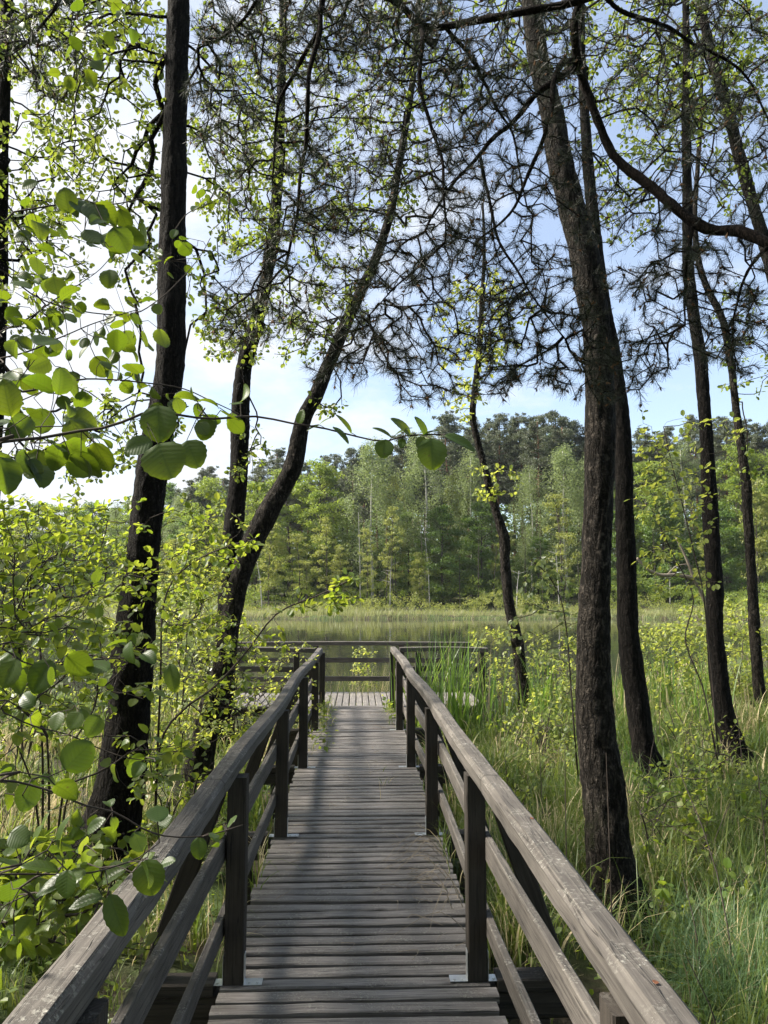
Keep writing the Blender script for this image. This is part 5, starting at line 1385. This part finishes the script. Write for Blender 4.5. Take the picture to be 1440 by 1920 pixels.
for _ in range(16):
    a, c_ = rng.uniform(0.52, 0.62), rng.uniform(4.0, 5.6); l_ = rng.uniform(0.2, 0.5); th = rng.uniform(2.4, 4.2)
    q = np.array([math.cos(th), math.sin(th), 0])
    s = spline(np.array([[a, c_, 0.0], np.array([a, c_, 0.07 + 0.1 * rng.random()]) + q * l_ * 0.35, np.array([a, c_, 0.05]) + q * l_ * 0.75 + [0, rng.normal(0, 0.05), 0], np.array([a, c_, 0.008]) + q * l_ + [0, rng.normal(0, 0.08), 0]]), 12)
    mb.tube(s, np.linspace(0.0028, 0.0010, 12), 4)
tag(mb.build('straw', M['dead']), 'dry straw and twigs strewn over the planks', 'straw', kind='stuff')
mb = MB(); n = 260
xw = np.r_[rng.normal(-0.47, 0.06, 110), rng.normal(-0.42, 0.08, 60), rng.normal(0.47, 0.05, 90)]; yw = np.r_[rng.normal(11.3, 0.6, 110), rng.normal(9.6, 0.5, 60), rng.normal(11.4, 0.5, 90)]
zw = rng.random(n) * 0.16 + 0.01
ax = rdir(n); ax[:, 2] *= 0.4
mb.stamp(*LEAF_DIA, np.stack([xw, yw, zw], 1), ax, rdir(n) * 0.5 + [0, 0, 1], rng.uniform(0.04, 0.09, n))
tag(mb.build('deck_weeds', M['leaf_mid']), 'leafy weeds at the far edges of the planks', 'weeds', kind='stuff')

for xx, yy, zz, lab in [(0.565, 1.53, 0.9705, 'small orange fallen leaf on the right top rail near the corner of the photograph'), (0.575, 2.62, 0.970, 'small brown fallen leaf on the right top rail, farther along'), (-0.60, 2.35, 0.63, 'small red fallen leaf on the left middle rail')]:
    mb = MB(); mb.stamp(*LEAF_MID, np.array([[xx, yy, zz]]), np.array([[0.6, 0.7, 0.0]]), np.array([[0.1, -0.1, 1.0]]), 0.014)
    tag(mb.build('fallen_leaf', M['dry_leaf']), lab, 'leaf')

# the wood the boardwalk comes out of, behind and beside the photographer, plus added shade crowns
mb = MB()
cs, rs = [], []
for tx, ty, h_, cr_ in [(-11, -7, 13, 3.4), (-5, -8, 14, 3.2), (0, -9, 13, 3.4), (5, -7.5, 14, 3.4), (10, -5, 13, 3.2), (13, 0, 13, 3.0), (14, 5.5, 12, 2.6), (-14, -3, 11, 2.6), (-2.5, -13, 15, 4), (7, -13, 15, 4), (-9, -14, 15, 4), (13.5, -9, 15, 4),
                        (-3.7, 3.0, 4.5, 0.8), (-3.8, 4.7, 4.4, 0.75), (3.6, -3.5, 11, 2.4), (-3.2, -4.2, 10, 2.2)]:  # short left trees added out of view so their crowns shade the deck
    z0 = float(ground(tx, ty)) - 0.2
    mb.tube(spline(np.array([[tx, ty, z0], [tx + rng.normal(0, .2), ty, z0 + h_ * 0.5], [tx + rng.normal(0, .4), ty, z0 + h_]]), 14), np.linspace(0.2 if h_ > 9 else 0.12, 0.03, 14), 8)
    nc = 60 if h_ > 9.5 else 18
    q = rdir(nc) * (rng.random(nc) ** 0.4)[:, None] * np.array([cr_, cr_, h_ * 0.33 if h_ > 9.5 else 0.75]); q += [tx, ty, z0 + (h_ * 0.64 if h_ > 9.5 else 3.95)]
    cs.append(q); rs.append(np.full(nc, 0.75 if h_ > 9.5 else 0.42))
    if ty < -3:
        q = rdir(24) * np.array([cr_, cr_, 1.2]) + [tx, ty, z0 + 1.3]; cs.append(q); rs.append(np.full(24, 0.8))
tk = mb.build('wood_and_shade_trunks', M['alder_bark'], None, True); tag(tk, 'trunks of the wood where the boardwalk starts and of the added shade trees', 'trunks', kind='stuff')
mb = MB(); clump_leaves(mb, np.vstack(cs), np.concatenate(rs), 75, 0.17, 0.7)
tag(mb.build('wood_and_shade_crowns', M['f_dark']), 'leafy wood where the boardwalk starts, with added shade crowns', 'wood', kind='stuff')

# thin summer air between here and the far wood
mb = MB()
mb.add([[x_, y_, z_] for x_ in (-210, 210) for y_ in (-40, 230) for z_ in (-4, 34)], np.array([[0, 1, 3, 2], [4, 6, 7, 5], [0, 4, 5, 1], [2, 3, 7, 6], [0, 2, 6, 4], [1, 5, 7, 3]]))
mt, t, out = mat('thin_air')
pv = nd(t, 'ShaderNodeVolumePrincipled'); pv.inputs['Color'].default_value = (0.86, 0.92, 1.0, 1); pv.inputs['Density'].default_value = 0.00013; pv.inputs['Anisotropy'].default_value = 0.2
t.links.new(pv.outputs[0], out.inputs['Volume'])
tag(mb.build('haze', mt), 'thin pale haze in the air over the lake', 'haze', kind='stuff')
